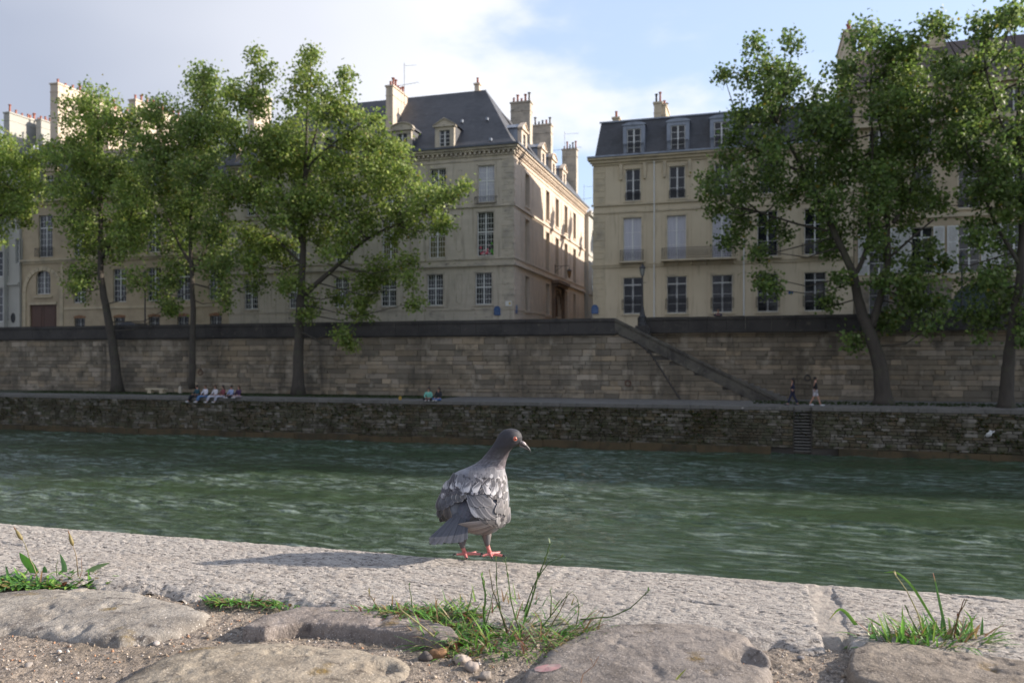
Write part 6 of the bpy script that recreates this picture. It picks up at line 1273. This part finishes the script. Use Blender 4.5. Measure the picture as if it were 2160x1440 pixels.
def coverts(mb, poly, dirf, size, o_base, step=(30, 26), pale=.35, seed=1):
    g = random.Random(seed); pts = []; xs_ = [p[0] for p in poly]; ys_ = [p[1] for p in poly]; y = max(ys_); k = 0
    while y > min(ys_):
        x = min(xs_) + (k % 2)*step[0]/2
        while x < max(xs_):
            p = (x+g.uniform(-5, 5), y+g.uniform(-4, 4))
            if inpoly(p, poly): pts.append(p)
            x += step[0]
        y -= step[1]; k += 1
    y0 = max(ys_)
    for p in pts:
        d = dirf(p); sz = size(p)*g.uniform(.85, 1.15); ln = math.hypot(*d); d = (d[0]/ln, d[1]/ln)
        rise = o_base + (y0-p[1])*.004
        dark = np.array(g.choice([DG, MG, (.05, .046, .052)]))*g.uniform(.65, 1.15); lt = np.array(g.choice([LG, WH, (.33, .31, .33)]))
        pal = pale(p) if callable(pale) else pale
        if g.random() < pal: sd = g.choice((-1, 1)); sp = (tuple(lt), (lambda s2: (lambda u, q: float(np.clip((u*.9+q*s2*.75-.35)*4, 0, 1))))(sd))
        else: sp = None
        if abs((p[0]-sum(prof(p[1])[:2])/2)/((prof(p[1])[1]-prof(p[1])[0])/2)) > (.86 if (p[0] > 640 or p[1] < 620) else .92) or (p[1] < 572 and p[0] < 600): continue
        feather(mb, (p[0]-d[0]*sz*.7, p[1]-d[1]*sz*.7), (p[0]+d[0]*sz*.55, p[1]+d[1]*sz*.55), sz*.85, tuple(dark), ((.30, .265, .255) if p[0] > 790 else (.17, .155, .16)), rise-.1, rise+.3, ew=.2, nu=8, nv=6, split=sp, shaft=g.random() < .5, dome=.08)
# tail: a flat fan of long feathers from the rump to lower left
def tailmap(p, off):
    u = np.clip((p[1]-850)/270, 0, 1.1); y = -.034-.040*u; return Vector((bx(p[0]), y-off*1.0 + .00006*(p[0]-420)*.35, bz(p[1])))
tl = MB()
for i, (b0, t0, w, c, o) in enumerate([((560,900),(545,1100),80,(.11,.115,.135),0), ((545,890),(500,1118),90,(.15,.155,.18),.5), ((520,880),(440,1120),95,(.12,.125,.15),1.0), ((500,880),(375,1118),95,(.15,.155,.18),1.5), ((480,880),(300,1122),90,(.135,.14,.165),2.0), ((470,890),(240,1122),84,(.115,.12,.145),2.6)]):
    feather(tl, b0, t0, w, tuple(k_*.62 for k_ in c), (.10, .10, .12), o*.35, o*.35+.3, ew=.06, nu=14, conform=tailmap, shape=.95, dome=.02)
tl.build('tail', M['plum'], pg, True)
rm = MB()   # rump and upper tail coverts, bluish grey
for j, (y, n_) in enumerate(((905, 5), (860, 5), (815, 4), (775, 4), (740, 3))):
    for i in range(n_):
        x = 450+j*22+i*(170-j*16)/max(1, n_-1); feather(rm, (x+26, y-55), (x-12, y+75), 82, (.095+.012*rp.random(), .105, .135), (.12, .13, .16), -26+j*.4, -22+j*.5, ew=.3, nu=8, shaft=False)
rm.build('rump', M['plum'], pg, True)
# left wing
lw = MB()
for b0, t0, w, c, e, o in [((395,830),(308,1002),60,VD,(.16,.14,.13),3.0), ((400,810),(345,990),80,(.075,.068,.066),(.2,.17,.15),3.6), ((385,800),(405,935),80,(.10,.09,.088),(.24,.2,.17),4.4), ((360,720),(295,960),70,(.10,.095,.10),(.2,.18,.18),4.0), ((345,690),(288,890),70,(.12,.115,.125),(.25,.23,.23),5.2),
                        ((400,690),(318,868),78,(.105,.105,.12),(.2,.2,.22),6.6), ((450,670),(345,835),90,(.115,.115,.13),(.2,.2,.22),7.4), ((480,668),(395,800),90,(.12,.12,.135),(.22,.22,.23),8.0), ((510,665),(455,772),84,(.13,.13,.14),(.4,.37,.36),8.6), ((530,660),(500,770),80,(.14,.135,.14),(.42,.39,.37),9.2), ((545,655),(542,748),60,(.17,.155,.15),(.36,.33,.31),9.8)]:
    feather(lw, b0, t0, w, tuple(k_*.75 for k_ in c), tuple(k_*.8 for k_ in e), o-1.2, o, ew=.16)
coverts(lw, [(392,585),(450,545),(540,560),(575,640),(545,690),(450,690),(370,720),(330,760),(312,740),(345,650)], lambda p: (-.25-.2*(540-p[0])/200, 1), lambda p: 50, 9.6, (30, 26), lambda p: .35, 3)
for b0, t0, w, c in [((500,560),(512,612),42,DG),((440,575),(432,615),34,(.07,.066,.072)),((475,600),(462,645),32,DG),((415,640),(400,690),34,DG),((412,600),(384,676),32,LG),((452,608),(438,668),36,WH),((500,585),(480,642),32,WH),((540,570),(512,655),46,LG)]:
    feather(lw, b0, t0, w, c, (.26,.24,.24) if c[0] < .2 else (.5,.48,.48), 12.6 if c[0] < .2 else 13.0, 13.0 if c[0] < .2 else 13.4, ew=.16, shaft=False, dome=.06, split=None if c[0] < .2 else ((.12,.116,.128), lambda u, q: float(np.clip((.75-u*1.25-q*.45)*3, 0, 1))))
lw.build('wing', M['plum'], pg, True)
# right wing
rw = MB()
for b0, t0, w, c, e, o in [((830,985),(700,1092),95,(.26,.235,.235),(.38,.35,.34),3.0), ((835,960),(560,1058),100,(.25,.222,.218),(.38,.34,.33),4.0), ((838,975),(492,1040),96,BR,(.37,.33,.31),4.8), ((840,935),(436,1018),100,BR2,(.40,.355,.33),5.6),
                        ((700,880),(600,930),60,(.06,.056,.058),(.1,.09,.09),3.2),
                        ((800,850),(838,1010),92,(.135,.125,.128),(.33,.29,.27),7.0), ((740,850),(835,985),90,(.15,.14,.142),(.33,.29,.27),7.4), ((665,850),(780,960),78,(.11,.105,.11),(.3,.27,.26),6.8),
                        ((900,860),(862,1056),90,(.20,.19,.2),(.46,.43,.42),7.4), ((940,840),(915,1015),80,(.21,.2,.21),(.42,.4,.4),7.0)]:
    feather(rw, b0, t0, w, tuple(k_*.8 for k_ in c), tuple(k_*.82 for k_ in e), o-1.2, o, ew=.12)
for b0, t0, w, c, e, o, sp in [((590,735),(705,898),96,(.15,.15,.165),WH,8.4,(WH, lambda u, q: float(np.clip((q*1.1+u*.55-.55)*4, 0, 1)))), ((610,720),(770,918),100,(.16,.158,.17),(.42,.4,.4),9.0,None), ((640,705),(835,930),100,(.15,.148,.16),(.42,.4,.4),9.6,None), ((690,700),(872,915),100,(.16,.155,.165),(.40,.37,.37),10.0,None), ((590,695),(650,800),90,(.13,.13,.145),(.3,.29,.3),10.4,None), ((600,685),(720,800),96,(.145,.143,.158),(.34,.32,.33),11.0,None), ((640,680),(800,800),90,(.15,.146,.158),(.38,.35,.35),11.4,None), ((850,800),(850,1000),40,(.42,.4,.4),WH,10.2,None)]:
    feather(rw, b0, t0, w, tuple(k_*.8 for k_ in c), tuple(k_*.82 for k_ in e), o-1.2, o, ew=.09, split=sp)
coverts(rw, [(850,770),(962,760),(966,860),(950,950),(905,985),(872,930)], lambda p: (-.12, 1), lambda p: 46, 10.4, (26, 26), .25, 15)
coverts(rw, [(600,600),(640,550),(740,530),(860,555),(930,590),(955,700),(960,800),(945,880),(905,850),(870,790),(800,740),(740,700),(660,690),(600,690),(575,650)], lambda p: (-.35+.5*(p[0]-600)/360, 1), lambda p: 50 if p[0] < 800 else 40, 12.2, (29, 25), lambda p: .42 if p[1] < 720 else .3, 5)
for b0, t0, w, c in [((650,560),(690,606),44,DG),((770,560),(715,640),54,(.06,.056,.062)),((800,585),(800,650),50,DG),((735,640),(690,690),44,(.07,.066,.072)),((845,650),(838,715),44,DG),((895,630),(882,700),40,(.075,.07,.075)),((905,700),(898,760),38,DG),((870,760),(862,830),40,(.11,.1,.105)),((910,780),(900,850),38,(.12,.11,.11)),((880,800),(872,890),50,(.13,.122,.125)),((850,780),(835,880),54,(.12,.115,.12)),((920,830),(905,910),46,(.15,.14,.142)),
    ((600,600),(556,684),60,WH),((690,600),(628,688),56,WH),((760,592),(742,625),26,WH),((715,620),(770,705),46,WH),((800,640),(798,718),46,WH),((828,606),(826,690),30,LG),((866,676),(852,742),26,LG),((560,600),(545,690),46,LG),((905,650),(915,700),20,LG)]:
    feather(rw, b0, t0, w, c, (.34,.31,.30) if c[0] < .2 else (.55,.53,.53), 14.6 if c[0] < .2 else 15.0, 15.0 if c[0] < .2 else 15.5, ew=.16, shaft=False, dome=.06, split=None if c[0] < .2 else ((.15,.145,.158), lambda u, q: float(np.clip((.75-u*1.25+q*.45)*3, 0, 1))))
rw.build('wing', M['plum'], pg, True)
mt = MB()   # mantle feathers between the wings
coverts(mt, [(440,560),(520,515),(640,480),(800,500),(900,540),(860,570),(740,560),(640,585),(590,680),(540,690),(520,600)], lambda p: (-.15, 1), lambda p: 56, 13.6, (40, 30), .15, 7)
for i in range(len(mt.c)): c_ = mt.c[i]; f_ = .45; mt.c[i] = tuple(c_[k]*(1-f_)+(.27, .265, .285)[k]*f_ for k in range(3))
mt.build('mantle', M['plum'], pg, True)
# head details
red = mat('eye_orange', (.42, .07, .025), .2, coat=.8, attr=False); blk = mat('pupil_black', (.004, .004, .004), .05, coat=1, attr=False); lid = mat('eye_skin', (.16, .12, .115), .6, attr=False)
def headpt(cx, cy, o=0.): return surf(cx, cy, o)
ec = headpt(1019, 200, -.0012); nrm = Vector((.42, -.9, .05)).normalized(); rot = nrm.to_track_quat('Z', 'Y').to_matrix()
def disc(c, r, hgt, m, name, par, n=20, sq=1.0, inner=0.0):
    mb = MB(); prof_ = [(r, 0), (r*.95, hgt*.45), (r*.75, hgt*.8), (r*.4, hgt*.97), (.00001, hgt)] if not inner else [(r, -hgt), (r, hgt*.3), (r*.85+inner*.15, hgt), (inner, hgt*.6), (inner, -hgt)]
    mb.lathe(prof_, n); mb.v = [tuple(Vector(c)+rot @ Vector((x, y*sq, z))) for x, y, z in mb.v]; return mb.build(name, m, par, True)
eye = disc(ec, .0047, .0028, red, 'eye', pg); disc(ec+nrm*.0019, .0024, .0011, blk, 'pupil', eye); disc(ec+nrm*.0002, .0060, .0012, lid, 'eye_ring', eye, inner=.0043)
bm_ = mat('beak_horn', (.10, .085, .085), .45, attr=False); beak = MB()
P3 = lambda cx, cy, y: Vector((bx(cx), y, bz(cy)))
hy = .016
up = [(1062,238,30),(1085,248,25),(1108,262,20),(1130,280,16),(1150,300,11),(1162,318,6.5),(1168,334,1.2)]
vs = []; n = 12
for cx, cy, h in up:
    for k in range(n): a = 2*math.pi*k/n; vs.append((bx(cx+h*.25*math.sin(a)), hy+h*K*.62*math.cos(a), bz(cy-h*.75*math.sin(a))))
beak.add(vs, [(i*n+k, i*n+(k+1) % n, (i+1)*n+(k+1) % n, (i+1)*n+k) for i in range(len(up)-1) for k in range(n)]); bk_ = beak.build('beak', bm_, pg, True)
lo = MB(); vs = []
low = [(1060,272,16),(1085,281,12),(1110,292,9),(1132,304,6.5),(1150,316,3)]
for cx, cy, h in low:
    for k in range(n): a = 2*math.pi*k/n; vs.append((bx(cx), hy+h*K*.8*math.cos(a), bz(cy-h*.6*math.sin(a))))
lo.add(vs, [(i*n+k, i*n+(k+1) % n, (i+1)*n+(k+1) % n, (i+1)*n+k) for i in range(len(low)-1) for k in range(n)]); lo.build('lower_beak', mat('lower_beak_horn', (.16, .13, .125), .5, attr=False), bk_, True)
ce = MB(); ce.ball((bx(1103), hy-.0028, bz(248)), (.0048, .0028, .0034), 12, 8); ce.v = [(x, y, z-(x-bx(1103))*.6) for x, y, z in ce.v]; ce.build('cere', mat('white_cere', (.62, .52, .50), .6, attr=False), bk_, True)
# legs and feet
pink = mat('pink_scaly_skin', (.56, .17, .16), .5, n=[(260, 3, .5, .7, (.60, .30, .27))], bump=[((200, 200, 700), .6, .0012)], attr=False); claw = mat('claw_horn', (.03, .027, .027), .4, attr=False)
def leg(hip, knee, ankle, y, toes):
    mb = MB(); mb.tube([(bx(hip[0]), y+.006, bz(hip[1])), (bx((hip[0]+knee[0])/2), y+.004, bz((hip[1]+knee[1])/2)), (bx(knee[0]), y, bz(knee[1])), (bx(knee[0]+3), y, bz(knee[1]+20))], [.0125, .0098, .0068, .0045], 14)
    g = np.random.RandomState(4); mb.v = [(x*1+.0006*g.normal(), yy+.0006*g.normal(), z) for x, yy, z in mb.v]; mb.c = [((.12, .115, .12) if g.rand() > .3 else (.2, .15, .14)) for _ in mb.v]
    th = mb.build('feathered_thigh', M['plum'], pg, True)
    mb = MB(); mb.tube([(bx(knee[0]-2), y, bz(knee[1]-40)), (bx(knee[0]), y, bz(knee[1])), (bx((knee[0]+ankle[0])/2), y, bz((knee[1]+ankle[1])/2)), (bx(ankle[0]), y, bz(ankle[1]))], [.0055, .0048, .0042, .0052], 12)
    mb.ball((bx(ankle[0]), y, bz(ankle[1])), (.0062, .006, .005), 12, 8); cl = MB()
    for pts in toes:
        P = [Vector((bx(ankle[0]), y, bz(ankle[1]))) ] + [Vector((bx(a), y+dy/1000, max(bz(b_), .0022 if i < len(pts)-1 else .0015))) for i, (a, b_, dy) in enumerate(pts)]
        fine = []; m = len(P)
        for i in range(m-1):
            for k in range(5):
                u = k/5; q = P[i].lerp(P[i+1], u); fine.append(q)
        fine.append(P[-1]); L_ = len(fine); mb.tube(fine, [.0040*(1-.42*i/(L_-1))*(1+.12*math.sin(i*2.3)) for i in range(L_)], 9)
        e = P[-1]; d = (P[-1]-P[-2]).normalized(); d.z = 0; cl.tube([e-d*.001, e+d*.003+Vector((0, 0, .0012)), e+d*.0065-Vector((0, 0, .0005)), e+d*.0085-Vector((0, 0, .0025))], [.0022, .0019, .0011, .0003], 7)
    o = mb.build('leg', pink, pg, True); cl.build('claws', claw, o, True)
leg((510,1080), (518,1215), (542,1285), .004, [[(505,1290,-2),(462,1288,-6)], [(590,1292,4),(640,1296,6),(688,1300,8)], [(555,1305,-12),(566,1312,-24)], [(600,1298,10),(640,1296,22)]])
leg((738,1050), (752,1200), (778,1292), .010, [[(745,1300,-4),(705,1308,-8)], [(820,1305,3),(862,1318,-2),(898,1326,-6)], [(790,1308,-10),(800,1318,-22)], [(830,1300,10),(868,1304,22)]])
